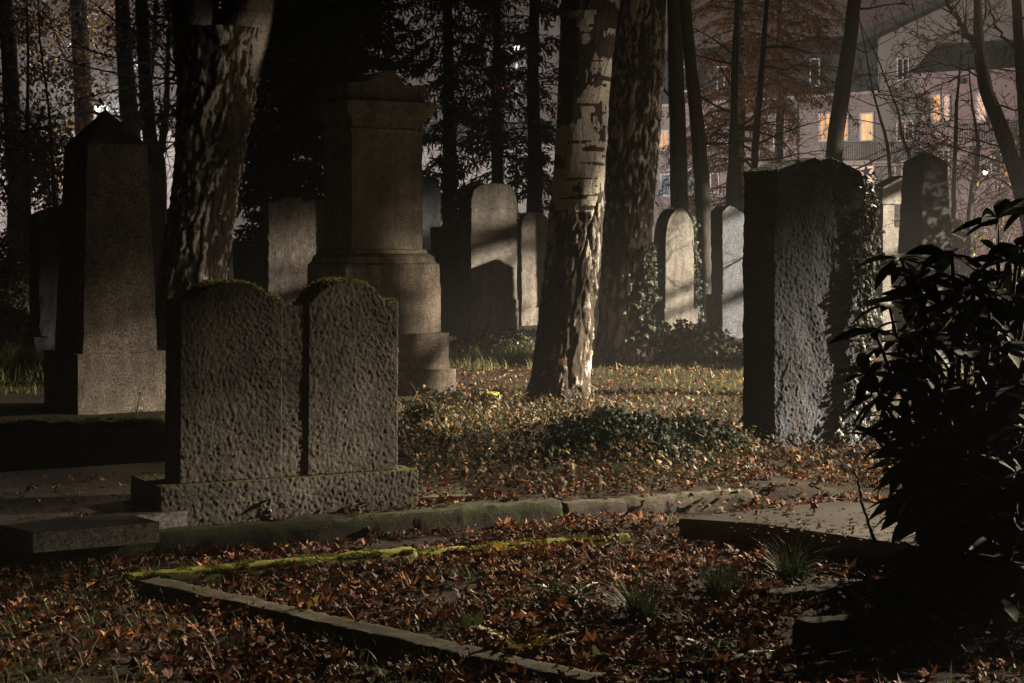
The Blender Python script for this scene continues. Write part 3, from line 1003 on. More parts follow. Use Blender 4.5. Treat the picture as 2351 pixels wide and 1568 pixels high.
# --- birches -----------------------------------------------------------------------------
def birch(label, Y, edges, vtop_more, seed, furrow=0.022, white=lambda t, q: 0.5, res_z=0.014, nseg=150, extra=None):
    vs = [e[0] for e in edges]
    f_l = lambda v: float(np.interp(v, vs, [e[1] for e in edges]))
    f_r = lambda v: float(np.interp(v, vs, [e[2] for e in edges]))
    vb, vt = vs[-1], vs[0]
    zb = H - (vb - V0) * Y / F
    zt = H - (vt - V0) * Y / F
    so = Vector((seed * 5.1, seed * 2.3, seed * 7.7))
    base = Vector((((f_l(vb) + f_r(vb)) / 2 - UC) * Y / F, Y, zb))
    n = int((zt - zb) / res_z)
    V, mask = [], []
    for i in range(n + 1):
        z = zb + (zt - zb) * i / n
        v = V0 + (H - z) * F / Y
        cx = ((f_l(v) + f_r(v)) / 2 - UC) * Y / F
        r = (f_r(v) - f_l(v)) / 2 * Y / F
        for k in range(nseg):
            a = 2 * math.pi * k / nseg
            ca, sa = math.cos(a), math.sin(a)
            q = Vector((ca * r * 10, sa * r * 10, z * 2.6)) + so
            q.x += 0.6 * noise.noise(Vector((ca * r * 3, sa * r * 3, z * 3)) + so)
            px_, py_ = ca * r, sa * r
            w = white((v - vt) / (vb - vt), v + 45 * noise.noise(Vector((px_ * 4, py_ * 4, z * 2.5)) + so))
            a1 = noise.noise(q)
            rid = 1 - abs(a1) * 2.2
            fine = noise.fractal(Vector((px_ * 19, py_ * 19, z * 8)) + so, 0.8, 2.1, 3)
            lump = noise.noise(Vector((px_ * 2.2, py_ * 2.2, z * 0.9)) + so * 1.7)
            if w > 0.66:
                m = 0.9 * noise.noise(Vector((px_ * 4.5, py_ * 4.5, z * 5.0)) + so * 2.1) + 0.2 * fine + 0.30 - 0.36 * smooth(290, 210, v)
                bn = noise.noise(Vector((px_ * 2.2, py_ * 2.2, z * 24)) + so)
                m -= 1.3 * smooth(0.27, 0.36, bn + 0.16 * fine)
                cr = 1.0
            else:
                m = 0.75 * noise.noise(Vector((px_ * 15, py_ * 15, z * 6.5)) + so * 2.1) + 0.55 * noise.noise(Vector((px_ * 3.2, py_ * 3.2, z * 1.5)) + so * 1.3) + 0.45 * noise.noise(Vector((px_ * 34, py_ * 34, z * 17)) + so) + (w - 0.5) * 1.5
                cr = smooth(0.03, 0.16, abs(a1))
            m = (1.7 if m > 0 else -0.7) if w > 0.66 else min(1, max(0, 0.5 + m * 1.6)) * cr
            rough = furrow * (1 - 0.85 * smooth(0.62, 0.85, w))
            dd = rough * (-1.3 * (1 - smooth(0.0, 0.22, abs(a1))) + fine * 0.7 + 0.45 * noise.noise(Vector((px_ * 34, py_ * 34, z * 17)) + so)) + 0.02 * lump * (r / 0.3) + (0.55 * rough if m > 0.5 else 0.0)
            flare = 0.0
            if v > vb - 90:
                flare = 0.05 * ((v - vb + 90) / 90) ** 2 * (0.4 + 0.6 * max(0, noise.noise(Vector((ca * 1.6, sa * 1.6, seed)))) * 2)
            rr = r * 0.97 + dd + flare
            V.append((cx + ca * rr - base.x, Y + sa * rr - base.y, z - zb - (0.06 if i == 0 else 0)))
            mask.append(m)
    Fc = []
    for i in range(n):
        for k in range(nseg):
            k2 = (k + 1) % nseg
            Fc.append([i * nseg + k, i * nseg + k2, (i + 1) * nseg + k2, (i + 1) * nseg + k])
    # upper part out of the picture
    t = empty('birch_tree', base, label, 'tree')
    mesh_obj('trunk', V, Fc, M['birch'], t, True, mask)
    topc = Vector(((f_l(vt) + f_r(vt)) / 2 - UC, 0, 0)) * (Y / F)
    return t, base, zt, Vector((topc.x, Y, zt))


def limbs(t, base, specs, mat, nseg=40, seed=1, name='limb', masked=True):
    """rough limbs as tubes with noise"""
    for pts, rads in specs:
        P_ = [Vector(p) for p in pts]
        ts = np.linspace(0, len(P_) - 1, 90)
        fine = []
        for q in ts:
            i = min(int(q), len(P_) - 2)
            fr = q - i
            fine.append((P_[i].lerp(P_[i + 1], fr), rads[i] + (rads[i + 1] - rads[i]) * fr))
        V, Fc, mk = [], [], []
        for i, (p, r) in enumerate(fine):
            for k in range(nseg):
                a = 2 * math.pi * k / nseg
                ca, sa = math.cos(a), math.sin(a)
                q = Vector((ca * r * 6, sa * r * 6, p.z * 2)) + Vector((seed, seed * 2, 0))
                d = 0.02 * noise.noise(q) + 0.01 * noise.noise(q * 3)
                V.append((p.x + ca * (r + d) - base.x, p.y + sa * (r + d) - base.y, p.z - base.z))
                mk.append(0.5 + noise.noise(q * 0.8) * 0.9)
        for i in range(len(fine) - 1):
            for k in range(nseg):
                k2 = (k + 1) % nseg
                Fc.append([i * nseg + k, i * nseg + k2, (i + 1) * nseg + k2, (i + 1) * nseg + k])
        mesh_obj(name, V, Fc, M[mat], t, True, mk)


YL = 16.5
lb, lbase, lzt, _ = birch('thick leaning birch with deeply furrowed flaking bark, behind the left obelisk', YL,
                          [(70, 402, 622), (130, 406, 606), (200, 408, 592), (300, 405, 574), (400, 397, 556), (480, 385, 545), (560, 373, 534), (640, 362, 523), (740, 352, 515), (850, 340, 520), (905, 318, 540)],
                          0, 1, 0.022, lambda t, v: 0.42, 0.014, 150)
limbs(lb, lbase, [([P(470, 190, YL), P(452, 60, YL), P(440, -60, YL), P(425, -300, YL), P(400, -700, YL + 0.3)], [0.23, 0.235, 0.21, 0.18, 0.12]),
                  ([P(530, 190, YL), P(560, 60, YL), P(585, -60, YL + 0.1), P(620, -300, YL + 0.3), P(700, -700, YL + 0.6)], [0.25, 0.26, 0.24, 0.2, 0.14])], 'birch', 60, 4)
rng = random.Random(5)
mb, tips = MB(), []
for path, r in (([(412, 165), (385, 118), (330, 85), (255, 40), (150, -40)], 0.016), ([(411, 172), (360, 150), (290, 138), (210, 118), (110, 60)], 0.014),
                ([(412, 182), (350, 178), (270, 170), (180, 148), (90, 120)], 0.013), ([(410, 190), (340, 196), (270, 205), (190, 225), (120, 255)], 0.012),
                ([(410, 160), (395, 100), (370, 60), (320, 20), (260, -60)], 0.016), ([(411, 232), (360, 228), (320, 240), (270, 262)], 0.006), ([(400, 250), (370, 290), (360, 330)], 0.005),
                ([(405, 290), (385, 330), (378, 375)], 0.005)):
    pts = [P(u, v, YL - 0.1 - 0.25 * i) for i, (u, v) in enumerate(path)]
    full = []
    for a, b in zip(pts[:-1], pts[1:]):
        for k in range(6):
            full.append(a.lerp(b, k / 6) + Vector((rng.gauss(0, .006), rng.gauss(0, .006), rng.gauss(0, .006))))
    full.append(pts[-1])
    n = len(full)
    mb.tube(full, [max(0.0035, r * (1 - 0.75 * i / n)) for i in range(n)], 5, False)
    for i in range(3, n, 1):
        if rng.random() < 0.75:
            tdir = (full[i] - full[i - 1]).normalized()
            nd = tdir + Vector((rng.gauss(0, .35), rng.gauss(0, .5), rng.gauss(-0.05, .5)))
            grow(mb, full[i], nd, rng.uniform(0.25, 0.6), 0.004, 1, rng, tips, 3, 0.6, 0.08, 0.012, 0.07, 0.6, 3, 0.0022)
mb.build('branch', M['twig'], lb, off=lbase)
V, Fc = tip_leaves(tips, 0.07, 0.06, 0.01)
mesh_obj('leaf', V - np.array(lbase), Fc, M['deadleaf'], lb)

YM = 16.0
mbt, mbase, mzt, _ = birch('birch with smooth white banded bark above and black rough bark below, in the middle', YM,
                           [(-300, 1302, 1445), (-60, 1292, 1432), (0, 1288, 1424), (120, 1284, 1410), (250, 1278, 1400), (400, 1268, 1390), (520, 1256, 1383), (640, 1245, 1374), (760, 1231, 1364), (850, 1221, 1357), (930, 1204, 1354)],
                           0, 2, 0.016, lambda t, v: 0.44 + 0.42 * smooth(500, 440, v) - 0.30 * smooth(560, 760, v) - 0.02 * smooth(225, 160, v), 0.014, 150)
YB = 21.0
bbt, bbase, bzt, _ = birch('birch with ragged peeling bark and ivy at its foot, behind the middle birch', YB,
                           [(-300, 1412, 1545), (0, 1402, 1531), (120, 1398, 1528), (250, 1396, 1520), (400, 1390, 1509), (520, 1384, 1501), (640, 1379, 1496), (760, 1372, 1494), (836, 1360, 1502)],
                           0, 3, 0.018, lambda t, v: 0.44, 0.018, 130)
for tt, bs, Yb, uu in ((mbt, mbase, YM, 1373), (bbt, bbase, YB, 1478)):
    limbs(tt, bs, [([P(uu, -290, Yb), P(uu + 20, -700, Yb + .2), P(uu + 60, -1200, Yb + .5)], [0.27, 0.2, 0.08])], 'birch', 40, 7)
    rng = random.Random(int(uu))
    mb, tips = MB(), []
    for k in range(9):
        z = rng.uniform(-1100, -330)
        a = rng.uniform(0, 6.28)
        grow(mb, P(uu + 30, z, Yb + .2), (math.cos(a), math.sin(a), 0.5), rng.uniform(1.2, 2.2), 0.04, 2, rng, tips, 5, 0.7, 0.1, 0.03, 0.2)
    mb.build('branch', M['twig'], tt, off=bs)

# hanging thin branch by the middle birch
mb, tips = MB(), []
rng = random.Random(15)
for path in ([(1440, -20), (1425, 60), (1400, 130), (1380, 190), (1365, 260)], [(1330, -10), (1345, 60), (1372, 110), (1380, 165)]):
    pts = [P(u, v, YM - 0.42) for u, v in path]
    mb.tube(pts, [0.006, 0.005, 0.004, 0.003, 0.0025][:len(pts)], 4, False)
    for p in pts[1:]:
        grow(mb, p, (rng.gauss(0, 1), rng.gauss(0, .2), -1), 0.3, 0.0025, 1, rng, tips, 3, .6, .1, .02, .06)
mb.build('hanging_twig', M['twig'], mbt, off=mbase)


# --- ivy ---------------------------------------------------------------------------------
def ivy_template():
    pts = [(0.0, -0.35), (0.3, -0.42), (0.5, -0.1), (0.26, 0.05), (0.2, 0.3), (0.0, 0.58), (-0.2, 0.3), (-0.26, 0.05), (-0.5, -0.1), (-0.3, -0.42)]
    V = np.array([(0, 0, 0.04)] + [(x, y, 0) for x, y in pts])
    n = len(pts)
    return V, np.array([[0, 1 + i, 1 + (i + 1) % n] for i in range(n)])


def place_leaves(C, N, size, tmpl, jit=0.5):
    n = len(C)
    T, Fq = tmpl
    m = len(T)
    N = unit(N + RNG.normal(0, jit, (n, 3)))
    dn = np.tile(np.array([[0, 0, -1.0]]), (n, 1)) + RNG.normal(0, 0.45, (n, 3))
    e = unit(dn - N * (dn * N).sum(1, keepdims=True))
    d = np.cross(e, N)
    X = np.broadcast_to(T[None], (n, m, 3)).copy()
    X[:, :, 2] += -0.5 * X[:, :, 0] ** 2 * RNG.uniform(0, 1.2, (n, 1)) - 0.3 * X[:, :, 1] ** 2
    X *= size[:, None, None]
    V = C[:, None, :] + X[:, :, 0:1] * d[:, None] + X[:, :, 1:2] * e[:, None] + X[:, :, 2:3] * N[:, None]
    Fa = (Fq[None] + (np.arange(n) * m)[:, None, None]).reshape(-1, 3)
    return V.reshape(-1, 3), Fa


IVY = ivy_template()


def ivy_on_slab():
    o, A, W, D = RS
    ca, sa = math.cos(A), math.sin(A)
    t = empty('ivy', o + Vector((ca * W, sa * W, 0)), 'ivy climbing the right edge of the tall rough gravestone', 'ivy')
    n = 900
    z = RNG.uniform(0, 1, n) ** 0.9 * 2.0
    s = np.clip(RNG.normal(0, 1, n), -2.2, 2.2)
    edge = W - 0.02 + 0.05 * np.sin(z * 5)
    lx = edge + s * 0.05 - np.clip(0.9 - z, 0, 1) * RNG.random(n) * 0.42
    lx = np.clip(lx, W * 0.35, W + 0.14)
    ly = -0.05 - RNG.random(n) * 0.04 - np.clip(lx - W, 0, 1) * -1.2 * RNG.random(n)
    dens = RNG.random(n) < (0.25 + 0.75 * (lx > W - 0.2)) * np.where(z > 1.75, 0.25, 1)
    lx, ly, z = lx[dens], ly[dens], z[dens]
    # second batch along the right side
    n2 = 700
    z2 = RNG.uniform(0.1, 1.85, n2)
    lx2 = W + 0.03 + np.abs(RNG.normal(0, 0.05, n2)) + 0.03 * np.sin(z2 * 7)
    ly2 = RNG.uniform(0, D, n2)
    lx, ly, z = np.concatenate([lx, lx2]), np.concatenate([ly, ly2]), np.concatenate([z, z2])
    C = np.stack([o.x + lx * ca - ly * sa, o.y + lx * sa + ly * ca, z], 1)
    N = np.tile(np.array([[sa * 0.6 + ca * 0.4, -ca, 0.2]]), (len(C), 1))
    V, Fc = place_leaves(C, N, RNG.uniform(0.025, 0.065, len(C)), IVY, 0.45)
    b = np.array(t.location)
    mesh_obj('leaf_mass', V - b, Fc, M['ivy'], t)
    mb = MB()
    rg = random.Random(3)
    for k in range(7):
        x = W - 0.02 - rg.random() * 0.12
        pts = []
        for i in range(16):
            zz_ = i / 15 * (1.9 - 0.9 * rg.random() * (k > 2))
            x += rg.gauss(0, 0.012)
            pts.append((o.x + x * ca + 0.07 * sa, o.y + x * sa - 0.07 * ca, zz_))
        mb.tube(pts, [0.006 * (1 - i / 22) for i in range(16)], 5, False)
    mb.build('stem', M['twig'], t, off=t.location)
    # pale creeper on the face
    t2 = empty('creeper', o, 'thin pale bare creeper stem forking up the face of the rough gravestone', 'climbing plant')
    mb = MB()
    for path in ([(0.16, 0.12), (0.17, 0.34), (0.12, 0.42), (0.11, 0.62), (0.13, 0.72), (0.12, 0.78)], [(0.17, 0.34), (0.21, 0.43), (0.24, 0.58), (0.27, 0.69)], [(0.17, 0.34), (0.13, 0.40)]):
        pts = [(o.x + x * ca + 0.045 * sa, o.y + x * sa - 0.045 * ca, z_) for x, z_ in path]
        mb.tube(pts, [0.004 - 0.0004 * i for i in range(len(pts))], 5, False)
    mb.build('stem', M['stems'], t2, off=o)


ivy_on_slab()


def ivy_patch(label, pts_px, Y, n, size, N, mat='ivy', spread=0.03, depth=0.25):
    """ivy hanging in a band through pixel points at a depth Y"""
    us = [p[0] for p in pts_px]
    vs = [p[1] for p in pts_px]
    ws = [p[2] for p in pts_px]
    v = RNG.uniform(min(vs), max(vs), n)
    u = np.interp(v, vs, us) + RNG.normal(0, 1, n) * np.interp(v, vs, ws)
    y = Y + RNG.normal(0, depth * 0.3, n)
    C = np.stack([(u - UC) * y / F, y, H - (v - V0) * y / F], 1)
    b = C[C[:, 2].argmin()]
    t = empty('ivy', tuple(b), label, 'ivy')
    V, Fc = place_leaves(C, np.tile(np.array([N]), (n, 1)), RNG.uniform(0.6, 1.3, n) * size, IVY, 0.6)
    mesh_obj('leaf_mass', V - b, Fc, M[mat], t)
    mb = MB()
    pts = [(float(np.interp(q, vs, us) - UC) * Y / F, Y, H - (q - V0) * Y / F) for q in np.linspace(max(vs), min(vs), 9)]
    mb.tube(pts, [0.008] * 9, 5, False)
    mb.build('stem', M['twig'], t, off=tuple(b))


ivy_patch('ivy clinging to the foot of the back birch', [(1500, 560, 4), (1492, 640, 9), (1482, 740, 16), (1470, 830, 22)], YB - 0.30, 420, 0.07, (0.5, -0.8, 0.2), depth=0.2)
ivy_patch('ivy hanging over the shoulder of the arched sandstone headstone', [(1540, 478, 10), (1590, 500, 5), (1598, 580, 5), (1604, 690, 6), (1606, 770, 9)], 28.6, 260, 0.07, (0.5, -0.8, 0.3), depth=0.4)
ivy_patch('dark ivy tangle on the gabled niche stone', [(2000, 420, 8), (2000, 520, 10), (2004, 640, 9), (2000, 760, 14)], 24.2, 300, 0.07, (0.3, -0.9, 0.3), depth=0.3)


# --- background tree trunks -------------------------------------------------------------------
def trunk_tree(label, Y, path, mat='bark_far', vb=None, up=6.0, seed=1, twigs=5, tw_len=2.0, tw_r=0.03, name='tree', leafmat=None, leaffrac=0.1, cat='tree', lvl=2, limbs_px=(), twmat='twig_far', nch=5, leafL=0.09):
    """path: (v, u, width) from bottom to top"""
    rg = random.Random(seed)
    zb = H - (path[0][0] - V0) * Y / F
    pts, rad = [], []
    vb_ = V0 + H * F / Y
    lst = list(path)
    if lst[0][0] < vb_ - 5: lst = [(vb_ + 8, lst[0][1] + (lst[0][1] - lst[1][1]) * 0.3, lst[0][2] * 1.15)] + lst
    vs = [-p[0] for p in lst]
    zs_ = np.linspace(-lst[0][0], -lst[-1][0], 40)
    for q in zs_:
        u = float(np.interp(q, vs, [p[1] for p in lst]))
        w = float(np.interp(q, vs, [p[2] for p in lst]))
        pts.append(P(u, -q, Y) + Vector((0.012 * noise.noise(Vector((q * 0.02, seed, 0))), 0.02 * noise.noise(Vector((q * 0.02, seed, 5))), 0)))
        rad.append(w / 2 * Y / F * (1 + 0.06 * noise.noise(Vector((q * 0.03, seed, 9)))))
    base = pts[0].copy()
    t = empty(name, base, label, cat)
    d = (pts[-1] - pts[-6]).normalized()
    r_end = rad[-1]
    for i in range(1, 9):
        d = (d + Vector((rg.gauss(0, .05), rg.gauss(0, .05), 0.05))).normalized()
        pts.append(pts[-1] + d * up / 8)
        rad.append(r_end * (1 - 0.1 * i))
    mb = MB()
    mb.tube(pts, rad, 14, True)
    mb.build('trunk', M[mat], t, True, base)
    mb, tips = MB(), []
    for lp, w0 in limbs_px:
        q = [P(u, v, Y + rg.uniform(-.1, .1)) for u, v in lp]
        fl = []
        for a, b in zip(q[:-1], q[1:]):
            for k in range(5): fl.append(a.lerp(b, k / 5) + Vector((rg.gauss(0, .015), rg.gauss(0, .015), rg.gauss(0, .015))))
        fl.append(q[-1])
        r0 = w0 / 2 * Y / F
        mb.tube(fl, [max(0.005, r0 * (1 - .7 * i / len(fl))) for i in range(len(fl))], 7, False)
        for i in range(2, len(fl)):
            if rg.random() < 0.8:
                tdir = (fl[i] - fl[i - 1]).normalized()
                grow(mb, fl[i], tdir + Vector((rg.gauss(0, .6), rg.gauss(0, .6), rg.gauss(0, .6))), rg.uniform(.4, 1.0) * tw_len * 0.5, max(.006, r0 * .3), lvl - 1, rg, tips, nch, .8, .14, .01, .12, .6, 4, 0.004)
    n = len(pts)
    for k in range(twigs):
        i = rg.randint(int(n * 0.3), n - 3)
        a = rg.uniform(0, 6.28)
        grow(mb, pts[i], (math.cos(a), math.sin(a) * .6, rg.uniform(-.1, .7)), tw_len * rg.uniform(.6, 1.2), tw_r, lvl, rg, tips, nch, .75, .12, .01, .2, .55, 5, 0.005)
    if mb.n: mb.build('branch', M[twmat], t, False, base)
    if leafmat and tips:
        V, Fc = tip_leaves(tips, leaffrac, leafL, 0.08)
        mesh_obj('foliage', V - np.array(base), Fc, M[leafmat], t)
    return t, base


trunk_tree('straight dark trunk rising behind the arched sandstone headstone', 31, [(640, 1562, 44), (480, 1560, 42), (300, 1556, 38), (150, 1551, 36), (0, 1549, 35)], seed=101, twigs=2, tw_len=1.2)
trunk_tree('dark trunk leaning slightly left, right of the straight one', 30, [(640, 1620, 38), (560, 1618, 36), (420, 1612, 36), (300, 1602, 33), (150, 1586, 28), (0, 1572, 26)], seed=102, twigs=2, tw_len=1.4)
trunk_tree('slender dark curved trunk left of the two thin ones', 36, [(640, 1704, 14), (480, 1700, 13), (400, 1694, 13), (250, 1687, 12), (120, 1690, 11), (0, 1692, 10)], 'bark', seed=103, twigs=9, tw_len=1.6, limbs_px=[([(1690, 270), (1665, 275), (1640, 310), (1612, 330)], 4)])
trunk_tree('slender dark trunk rising from the left shoulder of the rough stone', 37, [(640, 1728, 18), (400, 1731, 17), (330, 1734, 17), (200, 1745, 14), (100, 1753, 12), (0, 1760, 11)], 'bark', seed=104, twigs=9, tw_len=1.6, limbs_px=[([(1750, 150), (1790, 160), (1840, 150), (1890, 155)], 5)])
trunk_tree('short pale barked trunk behind the pointed granite stele', 34, [(640, 1675, 30), (470, 1678, 28), (350, 1684, 24), (250, 1684, 16), (150, 1684, 12)], 'bark_far', seed=105, twigs=3, tw_len=1.2, up=3)
trunk_tree('dark leaning trunk behind the right shoulder of the rough stone', 27, [(640, 1900, 48), (370, 1914, 40), (300, 1920, 38), (200, 1935, 37), (100, 1950, 33), (0, 1962, 31)], 'bark', seed=106, twigs=6, tw_len=1.6, tw_r=0.02)
trunk_tree('dark forked tree in the upper right corner', 22, [(640, 2400, 40), (470, 2352, 40), (400, 2335, 38), (300, 2300, 36), (200, 2262, 32), (110, 2248, 28), (60, 2246, 22), (0, 2244, 18)], 'bark', seed=107, twigs=10, tw_len=1.3, tw_r=0.014, leafmat='autumn', leaffrac=0.10,
           limbs_px=[([(2248, 110), (2225, 80), (2200, 45), (2170, 0), (2140, -60)], 17), ([(2280, 240), (2330, 250), (2380, 240)], 6), ([(2260, 180), (2200, 150), (2130, 150), (2060, 175)], 5), ([(2300, 300), (2240, 300), (2170, 290)], 5)], nch=5, leafL=0.05)
trunk_tree('dark upright trunk at the right picture edge', 24, [(640, 2372, 32), (300, 2352, 26), (150, 2342, 23), (0, 2333, 22)], 'bark', seed=108, twigs=8, tw_len=1.3, tw_r=0.014, leafmat='autumn', leaffrac=0.12, leafL=0.05, limbs_px=[([(2345, 120), (2310, 90), (2280, 50), (2270, 0)], 9)])
trunk_tree('thin bare sapling with spreading twigs, left of the dark slate obelisk', 38, [(640, 2098, 10), (420, 2094, 9), (350, 2086, 8), (310, 2070, 7), (260, 2064, 5), (200, 2040, 4)], 'bark', seed=109, twigs=16, tw_len=1.5, tw_r=0.012, leafmat='deadleaf', leaffrac=0.12, leafL=0.08, up=2.5, cat='tree', name='sapling')
trunk_tree('bare sapling with arching twigs in front of the lit balcony', 36, [(640, 2040, 10), (420, 2044, 9), (350, 2040, 8), (300, 2030, 7), (240, 2012, 5), (190, 2000, 4)], 'bark', seed=110, twigs=16, tw_len=1.5, tw_r=0.012, leafmat='deadleaf', leaffrac=0.12, leafL=0.08, up=2.5, name='sapling')
trunk_tree('upright sapling with fine twigs, right of the dark slate obelisk', 34, [(640, 2186, 12), (420, 2190, 10), (340, 2193, 9), (240, 2196, 8), (180, 2202, 5), (130, 2206, 4)], 'bark', seed=111, twigs=20, tw_len=1.3, tw_r=0.011, leafmat='deadleaf', leaffrac=0.15, leafL=0.08, up=2.0, name='sapling')
trunk_tree('small crooked tree with yellow and brown leaves at the right edge', 30, [(640, 2228, 16), (480, 2226, 14), (400, 2240, 13), (340, 2246, 10), (290, 2240, 7)], 'bark', seed=112, twigs=22, tw_len=1.4, tw_r=0.014, leafmat='autumn_y', leaffrac=0.5, leafL=0.085, up=1.2, name='small_tree')


def shrub(label, u, v, Y, n, L, lvl, seed, leafmat, frac, leafL, spread=0.8, r=0.012, twmat='twig_far', nch=5, name='shrub'):
    rg = random.Random(seed)
    b = Vector(((u - UC) * Y / F, Y, 0.0))
    t = empty(name, b, label, 'shrub')
    mb, tips = MB(), []
    for k in range(n):
        a = rg.uniform(0, 6.28)
        q = rg.uniform(0, spread)
        grow(mb, b + Vector((math.cos(a) * .15 * rg.random() * spread, math.sin(a) * .15 * rg.random(), -0.02)), (math.cos(a) * q, math.sin(a) * q, 1), L * rg.uniform(.6, 1.15), r, lvl, rg, tips, nch, .6, .09, -.01, .14, .55, 5, 0.004)
    mb.build('stem', M[twmat], t, False, b)
    V, Fc = tip_leaves(tips, frac, leafL, 0.06)
    mesh_obj('foliage', V - np.array(b), Fc, M[leafmat], t)


shrub('twiggy shrub with yellow leaves between the dark slate obelisk and the picture edge', 2290, 600, 30, 16, 1.7, 2, 201, 'autumn_y', 0.65, 0.09)
shrub('thin shrub with dead leaves in front of the lit ground floor windows', 1990, 600, 40, 12, 2.6, 2, 202, 'deadleaf', 0.12, 0.09)
shrub('bare thicket in front of the bright wall right of the back birch', 1555, 600, 42, 14, 2.6, 2, 203, 'deadleaf', 0.15, 0.08)
shrub('bare thicket left of the rough stone in front of the bright wall', 1640, 600, 40, 12, 2.2, 2, 204, 'deadleaf', 0.12, 0.08)
shrub('leafy brown shrub between the far left hedge and the left obelisk', 105, 600, 34, 20, 3.4, 2, 205, 'autumn', 0.5, 0.10)
shrub('slim bare shrub beside the small dark stone behind the obelisk', 130, 600, 30, 8, 2.4, 2, 206, 'autumn', 0.25, 0.09, 0.5)
shrub('fine twigged shrub between monument and conifer', 1002, 600, 33, 14, 3.6, 2, 207, 'autumn_y', 0.10, 0.09, 0.45)
shrub('low leafy thicket behind the rounded grainy headstone', 1180, 600, 36, 16, 1.7, 2, 208, 'hedge', 0.6, 0.09)
shrub('tall thin bare shrub in front of the far right lit window', 2270, 600, 33, 12, 3.4, 2, 209, 'deadleaf', 0.15, 0.07, 0.6)


# --- conifers and crowns -------------------------------------------------------------------------
def conifer(label, Y, u, wpx, z0, z1, rfn, nbr, per, mat, leafL, leafW, droop=0.5, seed=1, lean=0.0, name='conifer', sq=1.0):
    rg = random.Random(seed)
    b = Vector(((u - UC) * Y / F, Y, 0.0))
    t = empty(name, b, label, 'tree')
    mb = MB()
    n = 24
    pts = [b + Vector((lean * (i / n) + .05 * noise.noise(Vector((i * .2, seed, 1))), .05 * noise.noise(Vector((i * .2, seed, 4))), -0.05 + (z1 + 0.05) * i / n)) for i in range(n + 1)]
    r0 = wpx / 2 * Y / F
    mb.tube(pts, [r0 * (1.15 if i == 0 else 1.0) * (1 - .8 * i / n) + .01 for i in range(n + 1)], 12, True)
    mb.build('trunk', M['bark'], t, True, b)
    mb = MB()
    Cs, Ds = [], []
    for k in range(nbr):
        h = z0 + (z1 - z0) * ((k + rg.random()) / nbr)
        a = rg.uniform(0, 2 * math.pi)
        L = rfn((h - z0) / (z1 - z0)) * rg.uniform(.55, 1.15)
        fi = min(n - 1, h / z1 * n)
        p = pts[int(fi)].lerp(pts[int(fi) + 1], fi - int(fi))
        d = Vector((math.cos(a), math.sin(a) * sq, rg.uniform(-.05, .35)))
        bp = polyline(p, d, L, rg, .07, droop * .10, max(.12, L / 9))
        mb.tube(bp, [max(.006, .03 * (1 - .85 * i / len(bp)) * min(1, L / 2)) for i in range(len(bp))], 4, False)
        m = max(4, int(per * L * rg.uniform(.6, 1.3)))
        q = RNG.random(m) ** 0.75 * (len(bp) - 1.001)
        ii = q.astype(int)
        B = np.array([tuple(v) for v in bp])
        c = B[ii] + (B[ii + 1] - B[ii]) * (q - ii)[:, None]
        tg = unit(B[ii + 1] - B[ii])
        side = RNG.normal(0, 1, (m, 3))
        side[:, 2] -= droop
        dd = unit(side * .8 + tg * .7)
        off = np.abs(RNG.normal(0, 1, m))[:, None] * .09 * min(1.6, L)
        Cs.append(c + dd * (off + leafL * .4))
        Ds.append(dd)
    mb.build('branch', M['twig_far'], t, False, b)
    C, Dd = np.concatenate(Cs), np.concatenate(Ds)
    k = len(C)
    V, Fc = leaf_mesh(C, Dd, rnd_dirs(k), leafL * RNG.uniform(.6, 1.4, k), leafW * RNG.uniform(.6, 1.4, k), .1)
    mesh_obj('crown', V - np.array(b), Fc, M[mat], t)


col = lambda a, c: (lambda q: a * (1 - q) + c * q)
conifer('dense dark evergreen filling the space between the left birch and the monument', 33, 655, 44, 0.3, 9.0, col(1.0, 1.6), 420, 120, 'yew', .16, .05, .6, 301)
conifer('dense dark evergreen towering behind the big monument', 37, 800, 48, 3.2, 10.0, col(1.3, 1.9), 300, 110, 'yew', .17, .05, .6, 302)
conifer('broad dark conifer left of the bright gap, with a visible trunk', 35, 1036, 42, 1.9, 9.0, col(0.8, 1.5), 150, 80, 'conifer', .17, .04, .9, 303, lean=-0.1)
conifer('drooping conifer with sparkling gaps, right of the rounded cap stone', 34, 1226, 44, 1.7, 9.0, col(0.85, 1.4), 105, 70, 'conifer', .17, .04, .9, 304)
conifer('dark low conifer hanging over the tall rounded cap gravestone', 36, 1140, 34, 1.5, 8.5, col(1.0, 1.25), 120, 75, 'conifer', .17, .04, .9, 305)
conifer('feathery orange larch in front of the apartment block', 52, 1700, 26, 2.6, 10.5, col(3.2, 2.4), 130, 60, 'larch', .17, .035, 1.0, 306, name='larch')
conifer('sparser brown larch top against the night sky', 58, 1790, 26, 6.0, 12.5, col(2.8, 2.2), 100, 75, 'larch', .19, .04, 1.0, 307, name='larch')
conifer('dark evergreen spray beside the left birch crown', 30, 520, 26, 3.3, 9.0, col(1.0, 1.4), 120, 60, 'yew', .16, .05, .6, 308)


